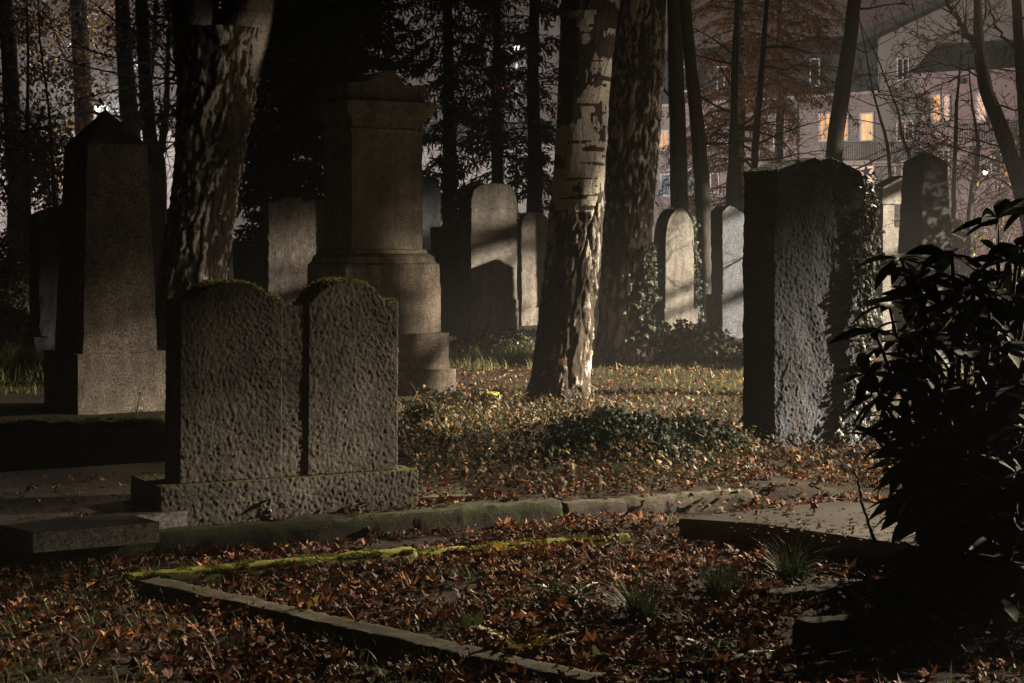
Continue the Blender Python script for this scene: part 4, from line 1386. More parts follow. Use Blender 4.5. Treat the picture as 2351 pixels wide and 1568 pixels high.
def crown_tree(label, Y, trunk, crown, nclump, per, mat, leafL, seed, limbs_px=(), size=(1, 1, 1), name='broadleaf_tree', cl=0.45):
    """crown: list of (u, v, radius_px) blobs"""
    t, base = trunk_tree(label, Y, trunk, 'bark_far', seed=seed, twigs=5, tw_len=2.6, tw_r=.05, limbs_px=limbs_px, name=name, up=4)
    C = []
    rr = np.array([c[2] for c in crown], float)
    for k in range(nclump):
        c = crown[RNG.choice(len(crown), p=rr ** 2 / (rr ** 2).sum())]
        d = RNG.normal(0, .5, 3)
        cen = P(c[0] + d[0] * c[2], c[1] + d[2] * c[2], Y + d[1] * c[2] * Y / F)
        m = int(per * RNG.uniform(.4, 1.5))
        C.append(np.array(cen) + RNG.normal(0, cl * RNG.uniform(.5, 1.2), (m, 3)) * np.array([1, 1, .6]))
    C = np.concatenate(C)
    C = C[C[:, 2] > 0.05]
    n = len(C)
    D = rnd_dirs(n)
    D[:, 2] -= .5
    V, Fc = leaf_mesh(C, D, rnd_dirs(n), leafL * RNG.uniform(.6, 1.4, n), leafL * .7 * RNG.uniform(.6, 1.3, n), .2)
    mesh_obj('crown', V - np.array(base), Fc, M[mat], t)


crown_tree('misty big tree at the far left with brown crown', 50, [(640, 40, 50), (450, 40, 44), (300, 30, 40), (100, 20, 36), (0, 10, 34)], [(60, 120, 110), (0, 260, 100), (90, 330, 80), (150, 200, 70), (20, 30, 80)], 120, 34, 'autumn', .15, 401, [([(40, 380), (70, 320), (100, 250)], 14), ([(38, 360), (10, 300), (-20, 240)], 14)])
crown_tree('misty tall trunk with thin brown leaves left of the obelisk point', 58, [(640, 196, 52), (400, 198, 44), (200, 190, 42), (100, 185, 40), (0, 180, 38)], [(150, 60, 90), (230, 40, 70), (180, 260, 60), (110, 400, 60)], 70, 30, 'autumn', .15, 402)
crown_tree('misty tree with two rising stems directly right of the obelisk point', 48, [(640, 308, 50), (420, 305, 46), (300, 300, 44), (150, 288, 38), (0, 280, 34)], [(300, 90, 70), (350, 40, 60), (230, 330, 40)], 40, 28, 'autumn', .14, 403, [([(304, 330), (325, 260), (345, 180), (355, 80), (360, -40)], 22)])
crown_tree('misty forked tree close to the left birch', 44, [(640, 358, 56), (420, 357, 52), (370, 355, 52), (330, 345, 34), (200, 335, 32), (0, 325, 30)], [(390, 260, 40), (350, 20, 60)], 24, 26, 'autumn', .13, 404, [([(358, 375), (374, 330), (380, 250), (386, 120), (392, -20)], 22)])
crown_tree('brown crowned tree low behind the far left hedge', 40, [(640, 60, 20), (480, 62, 17), (400, 66, 14), (330, 60, 10)], [(60, 330, 60), (110, 380, 50), (20, 400, 60)], 70, 30, 'autumn', .12, 405)
crown_tree('thin brown leaved tree in the mist behind the small left stone', 36, [(640, 128, 14), (480, 126, 12), (400, 122, 10), (320, 118, 8), (250, 112, 6)], [(120, 420, 36), (100, 350, 36), (130, 300, 30), (118, 460, 30)], 34, 28, 'autumn', .09, 406, cl=.3)


crown_tree('thin leaved tree added out of view at the right to dapple the main light', 17.5, [(900, 3690, 70), (500, 3690, 60), (100, 3690, 50), (-200, 3690, 40)], [(3650, -220, 330), (3760, -300, 330), (3600, -60, 200)], 60, 40, 'autumn', .11, 451, cl=.22)  # unseen tree, added to break the main light into dapples
crown_tree('small sparse tree added out of view at the right to dapple the foreground light', 11.3, [(1000, 4180, 70), (500, 4180, 60), (100, 4180, 50), (-200, 4180, 40)], [(4150, -420, 420), (4250, -350, 380), (4100, -520, 300)], 46, 34, 'autumn', .10, 452, cl=.2)  # unseen tree, added to thin the light on the foreground


def leaf_block(name, label, cat, cpx, Y, dims, n, mat, leafL, kind=None, group=None, base_only=False):
    """hedge or mound of leaves: dims = (half width px, depth m, height m)"""
    b = Vector(((cpx - UC) * Y / F, Y, gz((cpx - UC) * Y / F, Y)))
    t = empty(name, b, label, cat, group=group)
    hw = dims[0] * Y / F
    x = RNG.uniform(-1, 1, n)
    y = RNG.uniform(-1, 1, n)
    prof = (1 - np.abs(x) ** 3) * (1 - 0.5 * np.abs(y) ** 3)
    hh = dims[2] * np.maximum(0.12, prof) * (0.75 + (0.35 if dims[2] > .7 else 0.85) * np.array([noise.noise(Vector((a * hw * 3, c * dims[1] * 3, Y))) for a, c in zip(x, y)]))
    z = hh * (1 - RNG.random(n) ** 2.2)
    C = np.stack([x * hw, y * dims[1], z], 1) + RNG.normal(0, .02, (n, 3))
    N = np.stack([x * .6, y - .4, np.full(n, .7)], 1) + RNG.normal(0, .5, (n, 3))
    V, Fc = place_leaves(C, N, leafL * RNG.uniform(.6, 1.35, n), IVY, .4)
    mesh_obj('foliage', V, Fc, M[mat], t)
    mb = MB()
    rg = random.Random(int(cpx))
    for k in range(max(8, int(hw * 10))):
        p = Vector((rg.uniform(-.8, .8) * hw, rg.uniform(-.7, .7) * dims[1], -.01))
        q = polyline(p, (rg.gauss(0, .4), rg.gauss(0, .4), 1), dims[2] * rg.uniform(.6, .95), rg, .12, 0, .06)
        mb.tube(q, [.006 * (1 - .6 * i / len(q)) for i in range(len(q))], 4, False)
    mb.build('stem', M['twig'], t)


leaf_block('hedge', 'clipped hedge with yellowing top at the left edge', 'hedge', -20, 26, (120, .5, 1.85), 9000, 'hedge', .06)
leaf_block('shrub', 'dark leafy shrub at the foot of the hedge, left edge', 'shrub', 20, 22, (70, .5, 0.9), 2600, 'hedge', .06)
leaf_block('ivy_mound', 'dark glossy ivy mound in front of the arched and pointed headstones', 'ivy', 1610, 21.5, (105, .8, .42), 2800, 'ivy', .065)
leaf_block('ivy_mound', 'low ivy bank between the arched headstone and the back birch', 'ivy', 1560, 24.5, (90, .6, .30), 1500, 'ivy', .065)
leaf_block('low_hedge', 'low leafy hedge below the rounded cap gravestone', 'hedge', 1130, 23.6, (105, .45, .33), 2600, 'hedge', .05)


def shade_tree():  # unseen tree, added so its limbs throw stripes on the back stones
    b = Vector((12.0, 23.0, 0))
    t = empty('shadow_tree', b, 'bare tree with sloping limbs, added out of view to stripe the back stones with shadow', 'tree')
    mb = MB()
    mb.tube([b + Vector((0, 0, -.05)), b + Vector((.05, 0, 2)), b + Vector((0, .1, 4)), b + Vector((.1, 0, 7))], [.22, .18, .15, .08], 12)
    mb.build('trunk', M['bark'], t, True, b)
    rg = random.Random(31)
    for k in range(9):
        z0 = 2.9 + .24 * k
        mb, tips = MB(), []
        pts = polyline(b + Vector((0, 0, z0)), (rg.gauss(0, .1), 1, .12 + rg.gauss(0, .08)), 4.6, rg, .03, 0, .3)
        mb.tube(pts, [.06 * (1 - .5 * i / len(pts)) * rg.uniform(.8, 1.2) for i in range(len(pts))], 7)
        for i in range(4, len(pts), 3):
            grow(mb, pts[i], (rg.gauss(0, .5), 1, rg.gauss(0, .5)), .6, .012, 1, rg, tips, 3)
        mb.build('limb', M['bark'], t, True, b)


shade_tree()
leaf_block('shrub', 'leafy shrub added out of view at the right to shade the rhododendron', 'shrub', 3275, 7.95, (260, .6, 1.95), 2600, 'hedge', .07)  # unseen shrub, added to keep light off the rhododendron
leaf_block('evergreen_shrub', 'tall evergreen shrub added out of view at the right to shade the dark obelisk', 'shrub', 2590, 20.4, (150, .7, 3.4), 3600, 'hedge', .10)  # unseen blocker, added to darken the slate obelisk
leaf_block('hedge', 'low clipped hedge added out of view at the right to shade the middle graves', 'hedge', 2720, 12.3, (110, .75, 1.6), 3200, 'hedge', .07)  # unseen blocker, added to shade the ground around the box bush
leaf_block('box_bush', 'low dark box bush in the middle of the planted graves', 'shrub', 1410, 11.6, (165, .6, .26), 4600, 'ivy', .03)
leaf_block('box_bush', 'smaller dark leafy bush right of the box bush', 'shrub', 1610, 11.9, (110, .5, .2), 1900, 'ivy', .032)
leaf_block('evergreen_shrub', 'small evergreen with upright leaves in front of the middle birch foot', 'shrub', 1415, 14.2, (55, .2, .24), 420, 'ivy', .07)
leaf_block('leafy_shrub', 'dark leafy clump at the foot of the monument step', 'shrub', 960, 13.2, (62, .4, .26), 1300, 'cover', .05)


# --- rhododendron ------------------------------------------------------------------------------------
def long_leaf(n, C, D, N, L, Wd, bend):
    D = unit(D)
    S = unit(np.cross(D, N))
    N = np.cross(S, D)
    prof = [(0.0, .10), (0.18, .55), (0.42, 1.0), (0.68, .88), (0.88, .45), (1.0, .02)]
    rows = []
    for tt, w in prof:
        c = C + D * (L * tt)[:, None] - np.array([0, 0, 1.0]) * (bend * L * tt ** 2)[:, None]
        hw = (Wd * w * .5)[:, None]
        rows += [c - S * hw + N * hw * .28, c, c + S * hw + N * hw * .28]
    V = np.stack(rows, 1).reshape(-1, 3)
    i = np.arange(n) * 18
    Fc = []
    for k in range(5):
        a = i + k * 3
        Fc += [np.stack([a, a + 1, a + 4, a + 3], 1), np.stack([a + 1, a + 2, a + 5, a + 4], 1)]
    return V, np.concatenate(Fc)


def rhododendron():
    Y = 7.4
    b = G(2260, 1400)
    b = Vector((b.x, 7.2, 0))
    t = empty('rhododendron', b, 'large dark rhododendron with long leathery leaves filling the right edge', 'shrub')
    rg = random.Random(77)
    mb = MB()
    heads = []
    px = [(2070, 780, 6.9), (2062, 600, 6.9), (2178, 585, 6.9), (2290, 500, 6.9), (2235, 640, 7.0), (2310, 600, 6.7), (2050, 700, 7.3), (2005, 760, 7.0), (2110, 690, 7.2), (1990, 860, 7.1), (2030, 900, 6.8), (2065, 960, 6.8), (2120, 840, 6.8),
          (2200, 720, 6.8), (2270, 680, 6.6), (2340, 560, 6.9), (2345, 700, 6.7), (2160, 790, 6.9), (2230, 800, 6.7), (2300, 790, 6.7), (2120, 930, 6.8), (2190, 890, 6.7), (2260, 900, 6.6), (2330, 880, 6.6),
          (2150, 1010, 6.8), (2220, 1000, 6.6), (2290, 1000, 6.6), (2350, 980, 6.5), (2090, 1060, 6.8), (2180, 1110, 6.7), (2260, 1110, 6.6), (2330, 1090, 6.5), (2200, 1200, 6.6), (2280, 1200, 6.5), (2345, 1190, 6.4), (2240, 1290, 6.5), (2320, 1290, 6.4), (2380, 640, 7), (2400, 800, 6.8), (2410, 950, 6.7), (2420, 1120, 6.6), (2420, 700, 7.3), (2010, 1000, 7.0), (2300, 1370, 6.4), (2380, 1330, 6.4), (2360, 480, 7.3), (2060, 840, 7.4), (2140, 880, 7.5), (2240, 730, 7.6), (2330, 760, 7.6), (2180, 960, 7.6), (2290, 930, 7.6), (2210, 1060, 7.5), (2320, 1060, 7.5)]
    for (u, v, y) in px:
        heads.append(P(u + rg.uniform(-6, 6), v + rg.uniform(-6, 6), y + rg.uniform(-.15, .15)))
    for k in range(110):
        heads.append(P(rg.uniform(2080, 2480), rg.uniform(640, 1330), rg.uniform(6.5, 8.2)))
    for hd in heads:
        mid = b.lerp(hd, .55) + Vector((rg.gauss(0, .06), rg.gauss(0, .06), rg.gauss(.06, .06)))
        root = b + Vector((rg.gauss(0, .07), rg.gauss(0, .1), -.03))
        pts = []
        for i in range(11):
            q = i / 10
            p = root * (1 - q) ** 2 + mid * 2 * q * (1 - q) + hd * q * q
            pts.append(p + Vector((rg.gauss(0, .006), rg.gauss(0, .006), rg.gauss(0, .006))))
        mb.tube(pts, [.017 * (1 - .75 * i / 10) + .002 for i in range(11)], 6, False)
    # crooked stem in front of the slab and a bare twig
    for path in ([(1998, 1080, 6.9), (2010, 1030, 6.9), (2030, 1000, 7)], ):
        pass
    mb.build('stem', M['twig'], t, True, b)
    C, D, L, Wd = [], [], [], []
    for hd in heads:
        n = rg.randint(6, 9)
        ax = ((hd - b).normalized() + Vector((rg.gauss(0, .35), rg.gauss(0, .35), .8))).normalized()
        a0 = rg.uniform(0, 6.28)
        for k in range(n):
            a = a0 + 6.283 * k / n + rg.uniform(-.25, .25)
            e = rg.uniform(-.35, .55)
            u = ax.orthogonal().normalized()
            w = ax.cross(u)
            d = u * math.cos(a) + w * math.sin(a) + ax * e + Vector((0, 0, -.05))
            C.append(tuple(hd)); D.append(tuple(d.normalized()))
            L.append(rg.uniform(.12, .20)); Wd.append(rg.uniform(.048, .072))
        for k in range(9):
            p = b.lerp(hd, rg.uniform(.5, .95))
            C.append(tuple(p)); D.append((rg.gauss(0, 1), rg.gauss(0, 1), rg.gauss(-.2, .5)))
            L.append(rg.uniform(.09, .15)); Wd.append(rg.uniform(.028, .042))
    n = len(C)
    N = np.tile(np.array([[0, 0, 1.0]]), (n, 1)) + RNG.normal(0, .35, (n, 3))
    V, Fc = long_leaf(n, np.array(C), np.array(D), N, np.array(L), np.array(Wd), RNG.uniform(.05, .45, n))
    mesh_obj('leaf_mass', V - np.array(b), Fc, M['rhodo'], t, True)


rhododendron()


def twig_thing(label, path, Y, r0, seed, name='bare_twig'):
    rg = random.Random(seed)
    pts = [P(u, v, Y + dy_) for u, v, dy_ in path]
    t = empty(name, pts[0], label, 'twig')
    mb, tips = MB(), []
    fl = []
    for a, b in zip(pts[:-1], pts[1:]):
        for k in range(5): fl.append(a.lerp(b, k / 5) + Vector((rg.gauss(0, .003), rg.gauss(0, .003), rg.gauss(0, .003))))
    fl.append(pts[-1])
    mb.tube(fl, [r0 * (1 - .6 * i / len(fl)) for i in range(len(fl))], 7, True)
    mb.build('twig_stem', M['twig'], t, True, pts[0])


twig_thing('thin crooked bare twig standing in front of the right slab', [(2010, 1245, 0), (1990, 1190, 0), (1976, 1150, 0), (1972, 1110, 0), (1958, 1070, 0)], 7.6, .008, 1)
twig_thing('short bent stick stub leaning over the edge of the right slab', [(2110, 1265, 0), (2085, 1248, 0), (2068, 1243, 0), (2060, 1236, 0)], 7.6, .008, 2)
twig_thing('bare arching branch of the shrub in front of the niche gravestone', [(2110, 735, 0), (2080, 710, 0), (2065, 690, 0), (2060, 670, 0), (2072, 645, 0), (2100, 630, 0)], 8.5, .009, 3)


# =================================================================== ground
def ground():
    xs = np.concatenate([np.linspace(-120, -6, 40), np.linspace(-5.9, 6.5, 280), np.linspace(6.6, 120, 40)])
    ys = np.concatenate([np.linspace(-18, 4.4, 16), np.linspace(4.5, 15, 300), np.linspace(15.1, 40, 130), np.linspace(41, 158, 40)])
    V = []
    for y in ys:
        for x in xs:
            V.append((x, y, gz(x, y) if (4 < y < 41 and -8 < x < 9) else -0.01))
    nx = len(xs)
    a = np.arange(len(ys) - 1)[:, None] * nx + np.arange(nx - 1)[None]
    a = a.ravel()
    o = mesh_obj('ground', V, np.stack([a, a + 1, a + nx + 1, a + nx], 1), M['soil'], None, True)
    tag(o, 'dark leaf strewn cemetery ground', 'ground', kind='structure')


ground()


def scatter_litter(name, label, regions, tm, mat, size, tilt):
    Vs, Fs, n0 = [], [], 0
    for (n, u0, u1, v0, v1, lift) in regions:
        xy = frame_scatter(n, u0, u1, v0, v1)
        xy = xy[np.array([noise.noise(Vector((x * 1.7, y * 1.7, 8.8))) + 0.5 * noise.noise(Vector((x * 5, y * 5, 2.8))) > -0.28 for x, y in xy])]
        n = len(xy)
        z = gzs(xy) + 0.012 + RNG.random(n) * lift
        pos = np.concatenate([xy, z[:, None]], 1)
        V, Fc = litter(pos, size * RNG.uniform(.4, 1.0, n) * RNG.uniform(.8, 1.5, n), tm, np.abs(RNG.normal(0, tilt, n)))
        Vs.append(V); Fs.append(Fc + n0); n0 += len(V)
    o = mesh_obj(name, np.concatenate(Vs), np.concatenate(Fs), M[mat])
    tag(o, label, 'leaves', kind='stuff')


MAP, OVAL = maple_template(), oval_template()
scatter_litter('fallen_leaves', 'brown fallen leaves covering the foreground', [(1700, -1100, -150, 1150, 1640, .035), (1700, 2500, 3400, 1150, 1640, .035), (3600, -150, 2500, 1195, 1640, .035), (2200, 450, 1800, 1270, 1640, .045), (500, 1690, 2250, 1030, 1175, .03)], MAP, 'litter', .066, .36)
scatter_litter('small_fallen_leaves', 'small curled leaves among the larger ones', [(1800, -1100, -150, 960, 1640, .04), (1800, 2300, 3400, 960, 1640, .04), (5200, -150, 2500, 1190, 1640, .04), (600, 900, 2100, 1000, 1195, .03), (500, -100, 400, 1040, 1080, .02), (900, 900, 1760, 1090, 1195, .03), (1700, 60, 1320, 1180, 1275, .02), (350, 1290, 1740, 1120, 1180, .03), (600, 380, 1000, 1170, 1210, .02), (1500, 1690, 2250, 1015, 1175, .03)], OVAL, 'litter', .04, .6)
scatter_litter('distant_fallen_leaves', 'rust coloured leaves on the grass between the graves', [(2200, -900, -150, 700, 960, .03), (2200, 2500, 3300, 700, 960, .03), (4200, -150, 2500, 700, 925, .03), (2000, 950, 1720, 830, 940, .02)], OVAL, 'litter_far', .06, .4)


def slab_debris():
    Vs, Fs, n0 = [], [], 0
    for (n, u0, u1, v0, v1, z) in ((260, 0, 360, 1085, 1195, .187), (50, 330, 375, 1062, 1120, .187), (170, 1680, 2140, 1166, 1225, .132), (90, 1850, 2130, 1190, 1245, .132)):
        xy = frame_scatter(n, u0, u1, v0, v1, z)
        if z > .15:
            xy = xy[xy[:, 1] > 8.05 + 0.42 * np.maximum(0, xy[:, 0] + 2.2)]
        n = len(xy)
        V, Fc = litter(np.concatenate([xy, np.full((n, 1), z)], 1), .022 * RNG.uniform(.4, 1.5, n), OVAL, np.abs(RNG.normal(0, .12, n)))
        Vs.append(V); Fs.append(Fc + n0); n0 += len(V)
    o = mesh_obj('leaf_debris', np.concatenate(Vs), np.concatenate(Fs), M['deadleaf'])
    tag(o, 'small dark leaf debris and seeds scattered over both polished slabs', 'leaves', kind='stuff')


slab_debris()


def scatter_blades(name, label, regions, mat, wd=.004, group=None):
    Vs, Fs, n0 = [], [], 0
    for (n, u0, u1, v0, v1, L, lean) in regions:
        xy = frame_scatter(n, u0, u1, v0, v1)
        keep = np.array([noise.noise(Vector((x * 2.2, y * 2.2, 4.4))) > -0.15 for x, y in xy])
        xy = xy[keep]
        n = len(xy)
        pos = np.concatenate([xy, (gzs(xy) - .005)[:, None]], 1)
        V, Fc = blades(pos, L * RNG.uniform(.4, 1.3, n), np.abs(RNG.normal(0, lean, n)), wd * (1 + pos[:, 1] / 14) * RNG.uniform(.6, 1.3, n), .35)
        Vs.append(V); Fs.append(Fc + n0); n0 += len(V)
    o = mesh_obj(name, np.concatenate(Vs), np.concatenate(Fs), M[mat])
    tag(o, label, 'grass', kind='stuff')


scatter_blades('grass', 'thin grass growing through the leaves',
               [(1800, -1000, -150, 850, 1640, .09, .55), (1800, 2400, 3300, 800, 1640, .09, .55), (3600, -150, 1250, 1370, 1640, .085, .55), (1500, -100, 1300, 1290, 1380, .07, .5), (2600, 1250, 2500, 1240, 1640, .08, .6), (1500, 500, 1300, 1300, 1420, .07, .6),
                (2800, 1030, 1240, 800, 850, .15, .35), (2600, 1340, 1720, 800, 905, .10, .5), (3200, -120, 190, 840, 930, .26, .35), (1600, 1050, 1720, 880, 1000, .07, .5),
                (1500, 2080, 2300, 850, 960, .2, .4), (3000, -150, 2500, 690, 800, .14, .4), (1200, -100, 400, 935, 975, .12, .5)], 'grass')


def cover():
    n = 9000
    xy = np.concatenate([frame_scatter(4200, 890, 1730, 935, 1110), frame_scatter(1500, 940, 1760, 1090, 1180), frame_scatter(700, 1700, 2100, 1000, 1120)])
    xy = np.concatenate([xy, frame_scatter(1500, 960, 1370, 915, 1005)])
    n = len(xy)
    h = np.array([0.10 + 0.12 * max(0, noise.noise(Vector((x * 2.3, y * 2.3, 1.5))) + .35) for x, y in xy])
    z = gzs(xy) + h * RNG.random(n) ** .8
    C = np.concatenate([xy, z[:, None]], 1)
    N = np.tile(np.array([[.1, -.3, 1.0]]), (n, 1))
    V, Fc = place_leaves(C, N, RNG.uniform(.012, .045, n), IVY, .8)
    o = mesh_obj('ground_cover', V, Fc, M['cover'])
    tag(o, 'tangle of small leaved ground cover over the middle graves', 'plants', kind='stuff')
    mb = MB()
    rg = random.Random(8)
    pts = np.concatenate([frame_scatter(420, 900, 1700, 935, 1090), frame_scatter(220, 960, 1380, 915, 1000)])
    for x, y in pts:
        p = Vector((x, y, gz(x, y)))
        L = rg.uniform(.08, .30)
        q = polyline(p, (rg.gauss(0, .45), rg.gauss(0, .45), 1), L, rg, .08, 0, .05)
        mb.tube(q, [.0035 * (1 - .6 * i / len(q)) for i in range(len(q))], 4, False)
        if rg.random() < .4:
            i = len(q) // 2
            q2 = polyline(q[i], (rg.gauss(0, 1), rg.gauss(0, 1), .7), L * .4, rg, .08, 0, .05)
            mb.tube(q2, [.0022] * len(q2), 3, False)
    for x, y in frame_scatter(160, 100, 2000, 1230, 1600):
        p = Vector((x, y, gz(x, y) + .02))
        q = polyline(p, (rg.gauss(0, 1), rg.gauss(0, 1), abs(rg.gauss(0, .35))), rg.uniform(.04, .14), rg, .12, 0, .03)
        mb.tube(q, [.0022 * (1 - .5 * i / len(q)) for i in range(len(q))], 3, False)
    o = mb.build('dry_stalks', M['stems'])
    tag(o, 'dry stalks sticking out of the ground cover and leaves', 'plants', kind='stuff')


cover()


# individual plants ---------------------------------------------------------------------------
def tuft(label, u, v, n, L, lean, w, mat, seed, name='grass_tuft', curl=.45):
    p = G(u, v)
    p.z = gz(p.x, p.y) - .005
    t = empty(name, p, label, 'grass tuft')
    a = RNG.uniform(0, 6.28, n)
    r = RNG.random(n) ** .6 * .05
    base = np.stack([np.cos(a) * r, np.sin(a) * r, np.zeros(n)], 1)
    V, Fc = blades(base, L * RNG.uniform(.55, 1.25, n), np.abs(RNG.normal(.1, lean, n)), w * RNG.uniform(.6, 1.2, n), curl, a + RNG.normal(0, .5, n))
    mesh_obj('blades', V, Fc, M[mat], t)


tuft('wide arching sedge tuft in the centre of the foreground leaves', 1470, 1425, 170, .24, .55, .009, 'tuft', 1)
tuft('arching sedge tuft below the left corner of the right slab', 1815, 1335, 150, .24, .55, .008, 'tuft', 2)
tuft('upright fine grass tuft between the two arching sedge tufts', 1648, 1375, 170, .20, .25, .005, 'tuft', 3, curl=.2)
tuft('small grass clump in the leaves at the bottom left', 520, 1500, 90, .10, .5, .005, 'tuft', 4)
tuft('small upright grass clump in front of the bare brown kerb stone', 1545, 1210, 34, .12, .35, .005, 'grass', 5)
tuft('grass clump by the obelisk foot next to the mossy low wall', 215, 970, 60, .22, .35, .007, 'grass', 6)
tuft('tall grass clump at the left edge, left of the obelisk base', 60, 905, 220, .30, .3, .008, 'grass', 7)
tuft('thin grass clump in the middle of the long mossy kerb', 1270, 1230, 26, .16, .35, .005, 'grass', 8)


def fern(label, u, v, nf, L, mat, seed, el=.8):
    p = G(u, v)
    p.z = gz(p.x, p.y)
    t = empty('fern', p, label, 'fern')
    rg = random.Random(seed)
    mb = MB()
    C, D, Ls = [], [], []
    for k in range(nf):
        a = 6.283 * k / nf + rg.uniform(-.4, .4)
        q = polyline(Vector((0, 0, 0)), (math.cos(a), math.sin(a), el + rg.uniform(-.3, .4)), L * rg.uniform(.7, 1.15), rg, .04, .10, L / 9)
        mb.tube(q, [.003 * (1 - .7 * i / len(q)) for i in range(len(q))], 4, False)
        for i in range(2, len(q)):
            tg = (q[i] - q[i - 1]).normalized()
            sd = tg.cross(Vector((0, 0, 1))).normalized()
            w = L * .26 * (1 - i / len(q)) + .012
            for m in range(3):
                for s in (-1, 1):
                    pp = q[i - 1].lerp(q[i], m / 3)
                    d = (sd * s + tg * .5 + Vector((0, 0, rg.gauss(0, .15)))).normalized()
                    C.append(tuple(pp + d * w * .5)); D.append(tuple(d)); Ls.append(w)
    mb.build('stem', M['stems'], t)
    n = len(C)
    V, Fc = leaf_mesh(np.array(C), np.array(D), np.tile(np.array([[0, 0, 1.0]]), (n, 1)) + RNG.normal(0, .25, (n, 3)), np.array(Ls), np.array(Ls) * .42 + .004, .2)
    mesh_obj('frond', V, Fc, M[mat], t)


fern('yellow and green fern near the bottom edge', 1205, 1510, 7, .22, 'fern_y', 1, 1.2)
fern('dull green fern left of the wide sedge tuft', 1310, 1390, 8, .22, 'fern', 2, .7)
fern('green fern below the left corner of the right slab', 1720, 1250, 8, .20, 'fern', 3, .6)
fern('yellow green small fern behind the bright kerb', 830, 1330, 5, .10, 'herb', 4, .9)
fern('dark green fern in the shade above the low brown stone block', 1640, 1530, 6, .22, 'fern', 5, .7)
fern('pale green fern in the leaves right of the small kerb', 1220, 1318, 6, .12, 'herb', 6, .5)
fern('green fern by the mossy kerb end in the leaves', 960, 1380, 5, .10, 'fern', 7, .6)


def sprout(label, u, v, leaves, mat, wid=.28):
    p = G(u, v)
    p.z = gz(p.x, p.y)
    t = empty('seedling', p, label, 'plant')
    n = len(leaves)
    D = np.array([(dx, -.1, dz) for dx, dz, L in leaves], float)
    L = np.array([L for dx, dz, L in leaves])
    V, Fc = long_leaf(n, np.zeros((n, 3)), D, np.tile(np.array([[0, -1.0, .3]]), (n, 1)), L, L * wid, np.full(n, .05))
    mesh_obj('leaf', V, Fc, M[mat], t, True)


sprout('seedling with two upright green leaves left of the wide sedge tuft', 1086, 1448, [(-.45, 1, .10), (.35, 1, .105)], 'fern', .4)
sprout('yellow green seedling near the bottom edge, right of the yellow fern', 1382, 1520, [(-.4, 1, .09), (.6, .8, .07), (.1, .5, .05)], 'herb', .3)
sprout('small bluish green seedling left of the yellow fern foot', 1155, 1530, [(-.6, .8, .06), (.5, 1, .06), (.1, 1, .05)], 'fern', .45)


def herb(label, u, v, spec, mat='herb', z=0.0, name='herb_plant'):
    p = G(u, v, z)
    t = empty(name, p, label, 'plant')
    C = np.array([(x, y, zz_) for x, y, zz_, s in spec], float)
    S = np.array([s for x, y, zz_, s in spec])
    V, Fc = place_leaves(C, np.tile(np.array([[.2, -.8, .6]]), (len(C), 1)), S, MAP, .35)
    mesh_obj('leaf', V, Fc, M[mat], t)
    mb = MB()
    for x, y, zz_, s in spec:
        mb.tube([(0, 0, -.01), (x * .5, y * .5, zz_ * .6), (x, y + .01, zz_)], [.003, .0025, .002], 4, False)
    mb.build('stem', M['stems'], t)


herb('large pale drooping leaf plant in the dark cover right of the double headstone', 1115, 1095, [(-.02, -.05, .12, .16), (.06, -.03, .10, .13), (-.1, -.02, .07, .11), (.12, 0, .05, .08)], 'herb')
herb('pale herb growing against the plinth of the double headstone', 655, 1192, [(0, -.02, .13, .055), (-.02, -.02, .07, .04), (.07, -.02, .05, .035), (-.07, -.02, .05, .035)], 'fern', 0.1)


def flowers():
    p = G(312, 955, .2)
    t = empty('flower', p, 'small withered white flowers in front of the obelisk base', 'plant')
    mb = MB()
    C = []
    for x, z in ((-.01, .20), (.05, .20), (.035, .17), (.045, .14), (-.05, .06), (.05, .05)):
        mb.tube([(0, 0, -.02), (x * .4, 0, z * .6), (x, -.02, z)], [.003, .002, .002], 4, False)
        for k in range(6): C.append((x + random.gauss(0, .009), -.02 + random.gauss(0, .006), z + random.gauss(0, .009)))
    mb.build('stem', M['stems'], t)
    C = np.array(C)
    V, Fc = place_leaves(C, np.tile(np.array([[.3, -1, .3]]), (len(C), 1)), np.full(len(C), .02), OVAL, .6)
    mesh_obj('petal', V, Fc, M['petal'], t)
    t = empty('dry_stalk', G(368, 930, .2), 'bent straw coloured stalk between obelisk base and double headstone', 'plant')
    mb = MB()
    mb.tube([(.06, 0, -.02), (0, 0, .02), (-.06, 0, .06), (-.08, 0, .12)], [.003, .003, .002, .002], 4, False)
    mb.build('stem', M['stems'], t)


flowers()


def single_leaf(label, p, mat, size, tilt, group=None, tm=MAP):
    V, Fc = litter(np.array([[0, 0, .008]]), np.array([size]), tm, np.array([tilt]))
    V[:, 2] -= V[:, 2].min() - 0.001
    o = mesh_obj('fallen_leaf', V, Fc, M[mat])
    o.location = p
    tag(o, label, 'leaf', group)


for (u, v) in ((160, 1108), (218, 1104), (238, 1105), (340, 1103), (100, 1100), (70, 1132), (130, 1126), (155, 1170), (90, 1158), (290, 1160), (165, 1151), (275, 1115), (190, 1188), (318, 1092)):
    single_leaf('curled brown leaf lying flat on the left polished slab', G(u, v, .186), 'fleaf', random.uniform(.04, .075), random.uniform(.05, .3), 'leaves on the left slab', random.choice((MAP, OVAL)))
for (u, v) in ((1700, 1190), (1745, 1180), (1760, 1197), (1815, 1178), (1790, 1168), (1870, 1178), (1960, 1205), (1905, 1225), (1840, 1210), (2030, 1200)):
    single_leaf('small withered leaf lying on the right polished slab', G(u, v, .131), 'fleaf', random.uniform(.03, .06), random.uniform(.05, .3), 'leaves on the right slab', random.choice((MAP, OVAL)))
single_leaf('bright red leaf on the small flat stone by the plinth', G(1022, 1122, .132), 'redleaf', .055, .6)
single_leaf('dark red leaf next to the bright one on the small flat stone', G(985, 1128, .132), 'redleaf', .05, .4)
